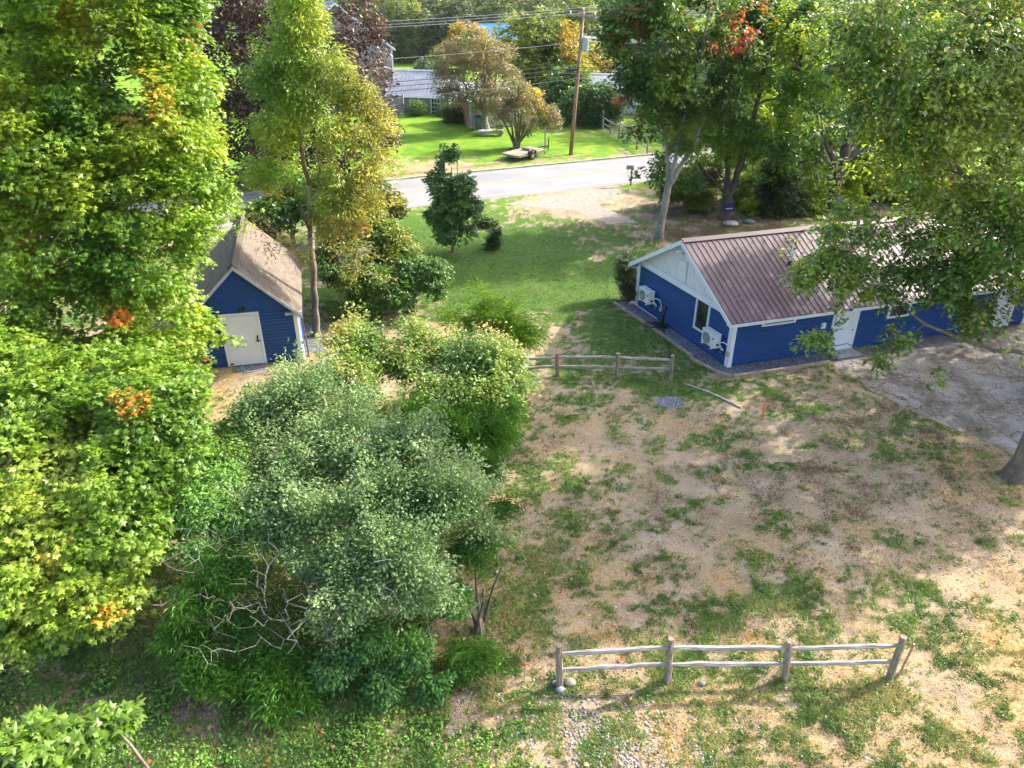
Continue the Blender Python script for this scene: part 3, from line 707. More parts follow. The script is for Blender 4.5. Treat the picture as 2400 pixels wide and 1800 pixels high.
# black hose and cable heap below the wall
bb, _ = ong(1555, 770, -.25); q = hp(-.3, bb, 0); cbm = MB()
cbm.tube([q, q+U3*.5-L3*.02, q+U3*1.0+W3*.02-L3*-.1], [.05, .06, .05], 8)
for k in range(7):
    th = np.arange(0, 6.6, .5); r = .15+.05*k; cbm.tube([q+np.array([math.cos(t+k)*r*1.2-.05*k, math.sin(t+k)*r*.7, .03+.02*k]) for t in th], .016, 5, False)
cbm.tube([q+np.array([0, 0, .04]), *[np.array([*G(x, y)[:2], .04]) for x, y in ((1558, 783), (1552, 793), (1562, 803), (1570, 830), (1572, 850))]], .016, 5)
tag(cbm.build('cable_bundle', M['black']), 'black post with a heap of coiled cables on the gravel by the gable wall', 'cable')
def board(name, pts, label, group=None, w=.12, h=.11, mat='lumber'):
    m = MB(); P = [np.array(G(*p)) for p in pts]
    for a, b in zip(P[:-1], P[1:]):
        d = nrm(b-a); s = np.cross(d, U3); m.box(a-s*w/2-U3*.02, b-a, s*w, U3*(h+.02))
    return tag(m.build(name, M[mat], bevel=.02), label, 'timber', group)
board('timber_edging', [(1438, 711), (1500, 752), (1560, 793), (1622, 838)], 'long timber edging beside the gravel along the gable wall')
board('timber_edging', [(1618, 841), (1680, 874), (1714, 885)], 'short timber edging meeting the gravel corner point below the house')
board('timber_edging', [(1718, 884), (1830, 868), (1944, 850)], 'timber edging in front of the gravel below the long blue wall')
board('timber_edging', [(1604, 901), (1665, 922), (1737, 957)], 'loose grey timber lying on the grass near the round gravel patch', None, .09, .06, 'rail')

# ================================================================== BLUE SHED
def sp(a, b, z): p = SL0+SY*a+SX*b; return np.array([p[0], p[1], z])   # a: depth, b: across
X3, Y3 = np.array([*SX, 0]), np.array([*SY, 0])
SZ, SRZ = 2.2, 4.15
shed = empty('blue_shed', sp(0, 0, 0), 'small blue shed with weathered brown shingle roof and white door', 'shed')
siding('wall', sp(0, 0, 0), X3, SWID, SZ, -Y3, M['siding'], shed, 16, .1)
siding('wall', sp(0, SWID, 0), Y3, SLEN, SZ, X3, M['siding'], shed, 16, .1)
siding('wall', sp(0, 0, 0), Y3, SLEN, SZ, -X3, M['siding'], shed, 16, .1)
siding('wall', sp(SLEN, 0, 0), X3, SWID, SZ, Y3, M['siding'], shed, 16, .1)
SS = (SRZ-SZ)/(SWID/2)
for a, o in ((0, -1), (SLEN, 1)):
    g = MB(); n = 17; dz = (SRZ-SZ-.02)/n
    for k in range(n):
        za, zb = SZ+k*dz, SZ+(k+1)*dz; ba, bb_ = (za-SZ)/SS, (zb-SZ)/SS
        g.poly([sp(a, ba, za)+Y3*o*.05, sp(a, SWID-ba, za)+Y3*o*.05, sp(a, SWID-bb_, zb)+Y3*o*.004, sp(a, bb_, zb)+Y3*o*.004], [(0, 1, 2, 3)])
        g.poly([sp(a, ba, za)+Y3*o*.004, sp(a, SWID-ba, za)+Y3*o*.004, sp(a, SWID-ba, za)+Y3*o*.05, sp(a, ba, za)+Y3*o*.05], [(0, 1, 2, 3)])
    g.poly([sp(a, 0, SZ)-Y3*o*.05, sp(a, SWID, SZ)-Y3*o*.05, sp(a, SWID/2, SRZ)-Y3*o*.05], [(0, 1, 2)])
    g.build('gable', M['siding'], shed)
def spr(a, b, z): return sp(a, b, z)
roof('roof', spr, -.22, SLEN+.25, SWID, SZ, SRZ, .22, M['shingles'], shed, Y3, ribs=0, uv=True)
fb = MB()
M['old_white'] = simple('weathered_white', (.42, .43, .45), .7, .3, 4, bmp=.2)
for a0 in (-.26, SLEN+.25):
    for sd in (0, 1):
        be = -.22 if sd == 0 else SWID+.22; s = sp(a0, SWID/2, SRZ-.12); e = sp(a0, be, SZ-SS*.22-.12); fb.box(s, e-s, Y3*.035, U3*.15)
fb.pieces('rake_board', M['old_white'], shed)
m = MB(); m.box(sp(-.20, SWID-.42, SZ-.16), X3*.62, Y3*.19, U3*.10); m.box(sp(-.20, -.2, SZ-.16), X3*.62, Y3*.19, U3*.10); m.pieces('eave_return', M['old_white'], shed)
m = MB()
for b, s_ in ((0, -1), (SWID, 1)):
    m.box(sp(0, b, 0)-Y3*.075, -X3*s_*.14, Y3*.073, U3*(SZ-.05)); m.box(sp(0, b, 0)+X3*s_*.0, X3*s_*.07, Y3*.12, U3*(SZ-.05))
m.pieces('corner_board', M['white'], shed)
ons = lambda px, py: on_plane(px, py, sp(-.04, 0, 0), X3, U3)
dl, _ = ons(536, 858); dr, dzt = ons(627, 850)
dr0, dzt = ons(607, 729); dt = dzt
m = MB(); ww = dr-dl; t = .10; p0 = sp(0, dl, .05)-Y3*.057
m.box(p0, X3*t, -Y3*.05, U3*(dt-.05)); m.box(p0+X3*(ww-t), X3*t, -Y3*.05, U3*(dt-.05)); m.box(p0+X3*t+U3*(dt-.05-t), X3*(ww-2*t), -Y3*.05, U3*t)
m.build('door_frame', M['white'], shed)
m = MB()
for k in range(6): m.box(p0+X3*(t+.01)+U3*(.0+k*(dt-.17)/6), X3*(ww-2*t-.02), -Y3*.03, U3*((dt-.17)/6-.012))
m.box(p0+X3*(t+.01), X3*(ww-2*t-.02), -Y3*.022, U3*(dt-.17)); m.box(p0+X3*(ww-t-.14)-Y3*.03, X3*.11, -Y3*.015, U3*(dt-.19)); m.box(p0+X3*(t+.02)-Y3*.03+U3*(dt-.30), X3*(ww-2*t-.17), -Y3*.015, U3*.11)
door = m.build('door', M['white'], shed)
m = MB(); m.box(p0+X3*(ww-t-.12)-Y3*.047+U3*.95, X3*.05, -Y3*.03, U3*.28); m.box(p0+X3*(ww-t-.16)-Y3*.06+U3*.98, X3*.16, -Y3*.02, U3*.04); m.build('latch', M['black'], door)
m = MB(); m.box(p0+X3*.10-Y3*.052+U3*.06, X3*.12, -Y3*.02, U3*.06); m.box(p0+X3*.10-Y3*.052+U3*(dt-.5), X3*.12, -Y3*.02, U3*.06); m.pieces('hinge', M['black'], door)
lb, lz = ons(568, 722); m = MB(); c = sp(-.03, lb, lz); m.box(c-X3*.05-U3*.06, X3*.1, -Y3*.04, U3*.12); m.tube([c-Y3*.04+U3*.03, c-Y3*.14-X3*.07+U3*.03, c-Y3*.2-X3*.1-U3*.05], [.03, .05, .06], 10); m.tube([c-Y3*.04+U3*.03, c-Y3*.14+X3*.07+U3*.03, c-Y3*.2+X3*.1-U3*.05], [.03, .05, .06], 10); m.build('wall_light', M['black'], shed)
m = MB(); pa = G(724, 834); m.tube([pa, (sp(.35, SWID+.16, 1.75))], .03, 8); tag(m.build('iron_pipe', M['rust']), 'rusty dark red pipe leaning against the right side of the blue shed', 'pipe')

# ================================================================== SPLIT-RAIL FENCES
def zon(px, py, x, y):
    r = ray(px, py); k = (x*r[0]+y*r[1])/(r[0]**2+r[1]**2); return H+r[2]*k
def railpts(a, b, n=9, amp=.035):
    o = []
    for k in range(n):
        w = k/(n-1); o.append(np.array(a)*(1-w)+np.array(b)*w+rs.normal(0, amp, 3)*(0 if k in (0, n-1) else 1)*np.array([.5, .5, 1]))
    return o
def split_fence(name, label, posts, rails, group):
    base = G(*posts[0][:2]); e = empty(name, base, label, 'fence', group)
    tops = []
    for (x, y, tx, ty) in posts:
        p = G(x, y); h = zon(tx, ty, p[0], p[1]); up = np.array([0, 0, h])
        r0 = ray(tx, ty); t = h; k = (h-H)/r0[2]; top = np.array([r0[0]*k, p[1]+.0, h]); top[1] = p[1]*.5+.5*(r0[1]*k)
        m = MB(); d = top-p; P = [p-d*.12, p+d*.3, p+d*.7, top]
        m.tube(P, [.088, .082, .075, .07], 7, True, .12); tops.append((p, top)); m.build('post', M['post'], e)
    for i in range(len(posts)-1):
        for f in rails:
            a = tops[i][0]+(tops[i][1]-tops[i][0])*f; b = tops[i+1][0]+(tops[i+1][1]-tops[i+1][0])*(f+random.uniform(-.02, .02)); d = nrm(b-a)
            m = MB(); P = railpts(a-d*.04, b+d*.04, 9, .009)
            m.tube(P, [.035, .05, .058, .056, .06, .055, .057, .05, .036], 6, True, .16); m.build('rail', M['rail'], e)
    return e, tops
split_fence('split_rail_fence', 'grey split rail fence with three bays across the dry foreground yard', [(1311, 1608, 1311, 1512), (1564, 1598, 1573, 1496), (1839, 1592, 1850, 1500), (2084, 1589, 2118, 1492)], (.80, .42), 'split rail fences')
_, tp = split_fence('split_rail_fence', 'weathered split rail fence between the yellowing bush and the blue house', [(1184, 884, 1183, 838), (1307, 881, 1306, 828), (1446, 884, 1449, 828), (1571, 890, 1577, 833)], (.83, .42), 'split rail fences')
m = MB(); c = tp[1][0]+(tp[1][1]-tp[1][0])*.82+np.array([0, -.09, 0]); m.tube([c, c+np.array([0, -.02, 0])], .06, 14); o = m.build('reflector', M['orange']); tag(o, 'small round red reflector on a post of the fence by the bush', 'reflector')
def stake(px, py, tx, ty, label, ribbon=True, mat='lumber', r=.022):
    p = G(px, py); h = max(.3, zon(tx, ty, p[0], p[1])); k = ray(tx, ty); q = (h-H)/k[2]; top = np.array([k[0]*q, p[1], h])
    e = empty('survey_stake', p, label, 'stake'); m = MB(); d = top-p; m.tube([p-d*.1, top], [r*.9, r], 5); m.build('shaft', M[mat], e)
    if ribbon:
        m = MB(); c = p+d*.72; m.tube([c-d*.05, c+d*.05], r*1.5, 8); m.box(c, (.10, -.02, -.05), (.02, 0, .03), (0, .004, 0)); m.box(c, (-.09, -.02, -.03), (-.01, 0, .03), (0, .004, 0)); m.build('ribbon', M['orange'], e)
stake(1229, 1597, 1231, 1540, 'thin wooden stake with orange ribbon, left of the foreground fence')
stake(2106, 1584, 2146, 1515, 'bare leaning wooden stake behind the right end post of the foreground fence', False, 'lumber', .028)
stake(1786, 984, 1793, 944, 'stake painted orange, standing in the grass near the loose timber', False, 'orange', .035)
stake(1242, 960, 1243, 936, 'short orange-topped stake at the edge of the yellowing bush', True)
def rock(px, py, r, label, sq=.7, mat='stone', group='stones by the foreground fence'):
    p = G(px, py); import mathutils; bm_ = []; m = MB()
    n1, n2 = 9, 6
    V = []; 
    for i in range(n2+1):
        for j in range(n1):
            t = math.pi*i/n2; a = 2*math.pi*j/n1; d = np.array([math.sin(t)*math.cos(a), math.sin(t)*math.sin(a), math.cos(t)])
            k = 1+.35*(fbm((d*1.3+p)[None], 2, 2)[0]-.5); V.append(p+d*r*k*np.array([1.1, .9, sq])+np.array([0, 0, r*sq*.55]))
    m.poly(V, [(i*n1+j, (i+1)*n1+j, (i+1)*n1+(j+1) % n1, i*n1+(j+1) % n1) for i in range(n2) for j in range(n1)])
    return tag(m.build('rock', M[mat], smooth=True), label, 'rock', group)
M['tan_stone'] = simple('tan_stone', (.33, .27, .20), .9, .25, 5, bmp=.4); M['blue_stone'] = simple('blue_grey_stone', (.19, .21, .23), .9, .3, 6, bmp=.4)
rock(1336, 1603, .12, 'tan rounded stone just right of the left end post of the foreground fence', .7, 'tan_stone')
rock(1312, 1620, .10, 'grey rounded stone in front of the left end post of the foreground fence', .7, 'blue_stone')
rock(1300, 1603, .07, 'small grey stone touching the left side of the foreground fence post', .7, 'blue_stone')
rock(1645, 1604, .08, 'lone grey stone in the dirt in front of the foreground fence rails', .6, 'blue_stone')
rock(1712, 527, .45, 'broad pale stone behind the maroon roof, beside the dark trunk', .35, 'stone', None)
rock(1755, 523, .35, 'dark blue-grey stone behind the maroon roof, right of the pale stone', .45, 'gravel_blue', None)
cable = MB(); P = [np.array([*G(x, y)[:2], z]) for x, y, z in ((1020, 609, .3), (1080, 613, .35), (1180, 617, .3), (1300, 613, .4), (1400, 606, .9))]; P.append(hp(-.3, WW, 2.05)); cable.tube(P, .004, 5)
tag(cable.build('cable', M['wire']), 'thin pale cable running low over the lawn to the house gable', 'cable')

# ================================================================== ROADSIDE: pole, mailbox, signs, trailer
PB = G(1337.7, 362.5); ptz = 10.6; kk = ray(1369, 27); q = (ptz-H)/kk[2]; PT = np.array([kk[0]*q, PB[1], ptz])
pole = empty('utility_pole', PB, 'tall leaning brown utility pole with transformer and crossarm beside the road', 'utility pole')
m = MB(); m.tube([PB-(PT-PB)*.03, PB+(PT-PB)*.5, PT], [.17, .14, .11], 12); m.build('pole', M['pole'], pole, True)
def pp(f): return PB+(PT-PB)*f
R3, N3 = np.array([*RD, 0]), np.array([*RN, 0])
arm_d = nrm(np.array([.82, -.57, 0]))
m = MB(); c = pp(.965); m.box(c-arm_d*1.2-N3*.05, arm_d*2.4, N3*.10, U3*.12); m.build('crossarm', M['rail'], pole)
ins = [c-arm_d*1.1+U3*.12, PT, c+arm_d*1.05+U3*.12]
for k, p in enumerate(ins):
    m = MB(); m.lathe(p, [(.03, 0), (.03, .08), (.07, .10), (.05, .15), (.07, .18), (.04, .24)], 10); m.build('insulator', M['white2'], pole)
tc = pp(.80)+np.array([.36, -.08, -.25]); m = MB(); m.lathe(tc-U3*.45, [(.20, 0), (.24, .04), (.24, .92), (.26, .94), (.26, 1.0), (.12, 1.06)], 16)
M['transformer'] = simple('transformer_paint', (.40, .50, .62), .4, .08, 3, bmp=0)
tr = m.build('transformer', M['transformer'], pole, True); m = MB(); m.lathe(tc+U3*.6, [(.03, 0), (.05, .05), (.03, .1), (.05, .15), (.02, .22)], 8); m.build('bushing', M['grille'], tr)
m = MB(); m.box(pp(.62)-R3*.9-N3*.14, R3*.8, N3*.07, -U3*.13); m.box(pp(.59)-R3*1.6-N3*.14, R3*.9, N3*.07, -U3*.14); m.build('splice_case', M['black'], pole)
def wire(name, s, hz, sagl, rad, label, off=0, mat='wire', grp='overhead wires along the road'):
    m = MB()
    for sgn, l in ((-1, 46), (1, 46)):
        P = []
        for k in range(17):
            w = k/16; p = s+R3*sgn*l*w+N3*off*w; p = p-U3*(4*sagl*w*(1-w)); P.append(p)
        m.tube(P, rad, 5)
    tag(m.build(name, M[mat]), label, 'wire', grp)
names = ['topmost of the overhead wires, tied to the pole top', 'upper overhead wire tied to the near end of the crossarm', 'upper overhead wire tied to the far end of the crossarm']
wire('overhead_wire', ins[1]+U3*.24, 0, .65, .018, names[0]); wire('overhead_wire', ins[2]+U3*.24, 0, .7, .018, names[1]); wire('overhead_wire', ins[0]+U3*.24, 0, .7, .018, names[2])
wire('overhead_wire', pp(.80), 0, .7, .018, 'single pale wire tied to the pole at the height of the transformer')
for f, lab, mt in ((.66, 'thin dark cable just above the black splice cases on the pole', 'wire_dark'), (.63, 'thick dark cable carrying the upper black splice case', 'wire_dark'), (.60, 'thick dark cable carrying the lower black splice case', 'wire_dark'), (.555, 'lowest thin cable tied to the utility pole', 'wire')):
    wire('overhead_wire', pp(f)-N3*.12, 0, .75, .022 if mt == 'wire_dark' else .014, lab, mat=mt)
# second pole out along the road to the right keeps the wires held
for sgn in (-1, 1):
    p0 = PB+R3*46*sgn; p0[2] = gz(p0[0], p0[1]); e = empty('utility_pole', p0, 'utility pole further %s along the road, behind the trees' % ('left' if sgn < 0 else 'right'), 'utility pole')
    m = MB(); m.tube([p0-U3*.3, np.array([p0[0], p0[1], 10.9])+(PT-PB)*np.array([1, 0, 0])], [.17, .11], 10); m.build('pole', M['pole'], e); m = MB(); m.box(np.array([p0[0], p0[1], 10.2])+(c-PB)*np.array([1, 0, 0])-arm_d*1.2, arm_d*2.4, N3*.1, U3*.12); m.build('crossarm', M['rail'], e)
# mailbox
mp = G(1478, 435); e = empty('mailbox', mp, 'grey metal mailbox on a wooden post at the road edge', 'mailbox')
m = MB(); m.box(mp+np.array([-.05, -.05, -.1]), (.1, 0, 0), (0, .1, 0), (0, 0, 1.3)); m.build('post', M['post'], e)
m = MB(); m.box(mp+np.array([-.38, -.1, 1.17]), (.55, 0, 0), (0, .2, 0), (0, 0, .04)); m.build('bracket', M['post'], e)
m = MB(); ax = nrm(np.array([-1., .12, 0])); pr = []
sec = [(-.10, 0), (.10, 0), (.10, .14), (.085, .19), (.05, .225), (0, .24), (-.05, .225), (-.085, .19), (-.10, .14)]
for a in (0, .52): pr += [mp+np.array([.13, 0, 1.21])+ax*a+np.cross(ax, U3)*s+U3*z for s, z in sec]
n = len(sec); m.poly(pr, [tuple(range(n)), tuple(reversed(range(n, 2*n)))]+[(k, k+n, (k+1) % n+n, (k+1) % n) for k in range(n)])
m.build('box', M['grille'], e, bevel=.005); m = MB(); m.box(mp+np.array([-.2, -.115, 1.28]), (.16, 0, 0), (0, -.01, 0), (0, 0, .05)); m.build('flag', M['orange'], e)
# yard sign by the dark trunk
sg = G(1702, 512); e = empty('yard_sign', sg, 'small dark blue yard sign leaning before the double-trunk tree behind the house', 'sign')
M['signblue'] = simple('sign_blue', (.015, .04, .13), .5, .1, 3, bmp=0); M['signred'] = simple('sign_red', (.14, .02, .045), .5, .1, 3, bmp=0)
m = MB(); c = sg+np.array([-.42, -.6, .62]); m.box(c, (.66, 0, .03), (0, .02, 0), (-.0, 0, .52)); m.build('sign_panel', M['signblue'], e)
m = MB(); m.box(c+np.array([.14, -.01, .36]), (.42, 0, .02), (0, .008, 0), (0, 0, .08)); m.build('upper_line', M['signred'], e); m = MB(); m.box(c+np.array([.14, -.01, .14]), (.40, 0, .03), (0, .008, 0), (0, 0, .055)); m.build('lower_line', M['white'], e)
m = MB()
for dx in (.06, .6): m.tube([c+np.array([dx, .01, .1]), c+np.array([dx, .01, -.66])], .012, 5)
m.pieces('leg', M['rust'], e)
# lamp post by the trailer
lp = G(1277, 361); e = empty('metal_post', lp, 'slim grey metal post with a short top bar beside the flat trailer', 'post')
hh = zon(1279, 300, lp[0], lp[1]); m = MB(); m.tube([lp-U3*.1, lp+U3*hh], .06, 8); m.build('pole', M['steel'], e); m = MB(); m.box(lp+U3*(hh-.05)-np.array([.1, 0, 0]), (.75, 0, 0), (0, .06, 0), (0, 0, .05)); m.build('top_bar', M['rust'], e)
# trailer
tA, tB, tC = G(1186, 357, .45), G(1215, 368, .45), G(1262, 356, .45)
e = empty('flat_trailer', G(1225, 366), 'low flatbed trailer with a dark load parked on the roadside lawn', 'trailer')
dl_ = nrm((tC-tB)); ds = nrm(np.cross(U3, dl_)); o = tB.copy(); ln = 3.3; wd = 1.7
m = MB(); m.box(o, dl_*ln, ds*wd, U3*.07); m.build('deck', M['lumber'], e)
m = MB(); m.box(o-ds*.08-U3*.08, dl_*ln, ds*.07, U3*.16); m.box(o+ds*wd+ds*.01-U3*.08, dl_*ln, ds*.07, U3*.16); m.box(o-dl_*.07-U3*.08, dl_*.065, ds*wd, U3*.14); m.box(o+dl_*ln+dl_*.005-U3*.08, dl_*.065, ds*wd, U3*.14); m.build('frame', M['steel'], e)
m = MB(); t0 = o+dl_*(ln+.07); m.box(t0+ds*.4-U3*.06, dl_*1.4+ds*.4, ds*.08, U3*.08); m.box(t0+ds*1.25-U3*.06, dl_*1.4-ds*.4, ds*.08, U3*.08); m.box(t0+dl_*1.3+ds*.82-U3*.35, dl_*.06, ds*.06, U3*1.0); m.build('tongue', M['black'], e)
for sd in (-.22, wd+.05):
    c = o+dl_*1.5+ds*sd-U3*.12; m = MB(); m.tube([c, c+ds*.18], .30, 16); w_ = m.build('wheel', M['black'], e); m = MB(); m.tube([c-ds*.01, c+ds*.19], .15, 12); m.build('rim', M['steel'], w_)
    m = MB(); m.box(c-dl_*.4+U3*.33, dl_*.8, ds*.2, U3*.04); m.box(c-dl_*.42+U3*.1, dl_*.03, ds*.2, U3*.25); m.box(c+dl_*.4+U3*.1, dl_*.03, ds*.2, U3*.25); m.build('fender', M['black'], e)
m = MB(); m.box(o+dl_*2.2+ds*.3+U3*.075, dl_*.8, ds*1.0, U3*.10); m.box(o+dl_*1.9+ds*.5+U3*.075, dl_*.28, ds*.8, U3*.2); tag(m.build('load_of_boards', M['tan_stone']), 'pale boards lying on the flatbed trailer deck', 'boards')

# ================================================================== BUILDINGS ACROSS THE ROAD
def bhouse(name, label, cat, o, ex, w, d, hw, hr, wallm, roofm, trim='white', ridge_along=True, ribs=.45, extra=None):
    ex3 = np.array([math.cos(ex), math.sin(ex), 0]); ey3 = np.array([-ex3[1], ex3[0], 0]); o = np.array(o, float)
    e = empty(name, o, label, cat)
    m = MB(); m.box(o-U3*.2, ex3*w, ey3*d, U3*(hw+.2)); 
    if ridge_along:
        for a in (0, w): m.poly([o+ex3*a+U3*hw, o+ex3*a+ey3*d+U3*hw, o+ex3*a+ey3*d/2+U3*hr], [(0, 1, 2)])
        F = lambda a, b, z: o+ex3*a+ey3*b+U3*z; m.build('wall', wallm, e); roof('roof', F, -.3, w+.3, d, hw, hr, .25, roofm, e, ex3, ribs=ribs)
    else:
        for a in (0, d): m.poly([o+ey3*a+U3*hw, o+ey3*a+ex3*w+U3*hw, o+ey3*a+ex3*w/2+U3*hr], [(0, 1, 2)])
        F = lambda a, b, z: o+ey3*a+ex3*b+U3*z; m.build('wall', wallm, e); roof('roof', F, -.3, d+.3, w, hw, hr, .25, roofm, e, ey3, ribs=ribs)
        f = MB()
        for sd in (0, 1):
            be = -.25 if sd == 0 else w+.25; s = F(-.34, w/2, hr-.2); q_ = F(-.34, be, hw-(hr-hw)/(w/2)*.25-.2); f.box(s, q_-s, ey3*.035, U3*.24)
        f.pieces('rake_board', M[trim], e)
    m = MB()
    for a in (0, w-.16): m.box(o+ex3*a-ey3*.03, ex3*.16, ey3*.028, U3*hw)
    if ridge_along: m.box(o-ey3*.035+U3*(hw-.18), ex3*w, ey3*.03, U3*.16)
    m.pieces('corner_board', M[trim], e)
    return e, o, ex3, ey3
def win(e, o, ex3, ey3, a, z, w, h, rows=2, cols=2):
    m = MB(); p = o+ex3*a+U3*z; t = .14; out = -ey3
    m.box(p+out*.0, ex3*t, out*.06, U3*h); m.box(p+ex3*(w-t), ex3*t, out*.06, U3*h); m.box(p+ex3*t, ex3*(w-2*t), out*.06, U3*t); m.box(p+ex3*t+U3*(h-t), ex3*(w-2*t), out*.06, U3*t)
    for i in range(1, cols): m.box(p+ex3*(t+(w-2*t)*i/cols-.02)+U3*t, ex3*.04, out*.045, U3*(h-2*t))
    for i in range(1, rows): m.box(p+ex3*t+U3*(t+(h-2*t)*i/rows-.02), ex3*(w-2*t), out*.04, U3*.04)
    f = m.build('window', M['white'], e); g = MB(); g.box(p+ex3*t+U3*t+out*.004, ex3*(w-2*t), out*.012, U3*(h-2*t)); g.build('pane', M['glass'], f)
pL = G(912, 262); pR = G(1053, 268); wl = np.linalg.norm(pR-pL); an = math.atan2(pR[1]-pL[1], pR[0]-pL[0])
hw_ = zon(1053, 227, pR[0], pR[1])
e, o, ex3, ey3 = bhouse('shingled_outbuilding', 'low grey shingled building with pale metal roof and two white-framed windows', 'outbuilding', pL, an, wl, 5.2, hw_, hw_+2.1, M['shingle_wall'], M['silver'])
win(e, o, ex3, ey3, wl*.355, hw_-1.15, 1.0, 1.05, 3, 3); win(e, o, ex3, ey3, wl*.70, hw_-2.05, 1.15, 1.95, 4, 3)
m = MB(); m.box(o+ex3*.3-ey3*.9, ex3*1.6, ey3*.05, U3*1.8); m.box(o+ex3*1.9-ey3*.9, ex3*.12, ey3*.12, U3*2.0); m.build('plank_screen', M['shingle_wall'], e)
# barn: near gable wall right corner at pixel (925,268)
pb = G(925, 262)+np.array([0, 1.5, 0]); hw_ = zon(925, 110, pb[0], pb[1]); gr = 10.5; 
hb, *_ = bhouse('grey_barn', 'tall grey shingled barn with white rake boards behind the copper tree', 'barn', pb+np.array([-10.2, -4.1, 0]), R(22), 11, 16, hw_, hw_+4.2, M['shingle_wall'], M['steel'], ridge_along=False, ribs=0)
# white garage with brown doors
g0 = G(1078, 282); g1 = G(1103, 300); ang_d = math.atan2(g1[1]-g0[1], g1[0]-g0[0]); dw = np.linalg.norm(g1-g0)
g2 = G(1205, 296)
exg = nrm(np.array([.97, .22, 0])); eyg = np.array([-exg[1], exg[0], 0]); hwg = max(2.2, zon(1100, 240, g1[0], g1[1]))
garage = empty('white_garage', g1, 'small white clapboard garage with brown double doors under the rusty-leaved tree', 'garage')
dd = g0-g1; dd[2] = 0; dl2 = np.linalg.norm(dd); ud = dd/dl2; LG = 4.6
M['white_clap'] = simple('white_clapboard', (.66, .68, .70), .6, .08, 2, bmp=.05)
hg0 = hwg+1.1
m = MB()
P = [g1, g1+ud*dl2, g1+ud*dl2+exg*LG, g1+exg*LG]
lo = [p-U3*.1 for p in P]; hi = [P[0]+U3*hwg, P[1]+U3*hg0, P[2]+U3*hg0, P[3]+U3*hwg]
m.poly(lo+hi, [(0, 4, 5, 1), (1, 5, 6, 2), (2, 6, 7, 3), (3, 7, 4, 0), (4, 7, 6, 5)]); m.build('wall', M['white_clap'], garage)
m = MB()
nrm_f = nrm(np.cross(exg, U3)); 
for k in range(16): m.box(g1+U3*(.05+k*hwg/16)+nrm_f*.0, exg*LG, nrm_f*.03, U3*.02)
m.build('clapboard', M['white_clap'], garage)
m = MB(); a = hi[0]-exg*.25-ud*.25+U3*(-.02); b_ = hi[1]-exg*.25+ud*.15+U3*.02; m.box(a, exg*(LG+.5), b_-a, U3*.10); m.build('roof', M['silver'], garage)
nd = nrm(np.cross(ud, U3)); nd = nd if np.dot(nd, exg) < 0 else -nd
for k in range(2):
    m = MB(); w2 = (dl2-.5)/2; p = g1+ud*(.2+k*(w2+.1))+nd*.01+U3*.05; m.box(p, ud*w2, nd*.06, U3*(hwg*.92)); m.box(p+nd*.06+U3*.5, ud*w2, nd*.025, U3*.12); m.box(p+nd*.06+U3*1.8, ud*w2, nd*.025, U3*.12); m.build('door', M['wood'], garage)
m = MB(); m.box(g1+nd*.01, -nd*.14+nrm_f*0, nrm_f*.05, U3*hwg); m.box(g1, ud*.14, nd*.06, U3*hwg); m.box(g1+ud*(dl2-.14), ud*.14, nd*.06, U3*hg0); m.pieces('corner_board', M['white'], garage)
# bin, chair, stone bench
bn = G(1122, 302); e = empty('waste_bin', bn, 'blue-grey round waste bin against the white garage wall', 'bin'); M['binblue'] = simple('bin_plastic', (.22, .32, .42), .5, .1, 3, bmp=0)
m = MB(); m.lathe(bn, [(.32, 0), (.38, 1.0), (.40, 1.02), (.40, 1.07)], 16); m.build('body', M['binblue'], e, True); m = MB(); m.lathe(bn+U3*1.07, [(.42, 0), (.42, .05), (.30, .13), (.06, .16)], 16); m.build('lid', M['signblue'], e, True)
ch = G(1104, 306); e = empty('garden_chair', ch, 'weathered grey slatted garden chair in front of the garage', 'chair')
m = MB()
for k in range(5): m.box(ch+np.array([-.3, -.25+k*.11, .38-.02*k]), (.6, 0, 0), (0, .09, 0), (0, 0, .03))
m.build('seat', M['rail'], e); m = MB()
for k in range(5): m.box(ch+np.array([-.3+k*.125, .28, .38]), (.1, 0, 0), (0, .03, 0), (0, .28, .75))
m.build('backrest', M['rail'], e)
for dx in (-.35, .3):
    m = MB(); m.box(ch+np.array([dx, -.3, .62]), (.09, 0, 0), (0, .7, 0), (0, 0, .03)); m.build('armrest', M['rail'], e)
    for dy in (-.28, .3): m = MB(); m.box(ch+np.array([dx+.01, dy, 0]), (.06, 0, 0), (0, .06, 0), (0, 0, .62)); m.build('leg', M['rail'], e)
bs = G(1151, 318); e = empty('stone_bench', bs, 'long rough stone slab bench on the lawn beneath the rusty-leaved tree', 'bench')
m = MB(); 
V = []
for i in range(9):
    for j in range(5):
        V.append(bs+np.array([-1.15+i*.29, -.35+j*.17, .50])+rs.normal(0, .02, 3))
m.poly(V, [(i*5+j, (i+1)*5+j, (i+1)*5+j+1, i*5+j+1) for i in range(8) for j in range(4)]); m.box(bs+np.array([-1.15, -.35, .2]), (2.32, 0, 0), (0, .68, 0), (0, 0, .27)); m.build('slab', M['stone'], e, bevel=.03)
for dx in (-.95, .6): m = MB(); m.box(bs+np.array([dx, -.25, -.05]), (.4, 0, 0), (0, .5, 0), (0, 0, .25)); m.build('support', M['stone'], e)
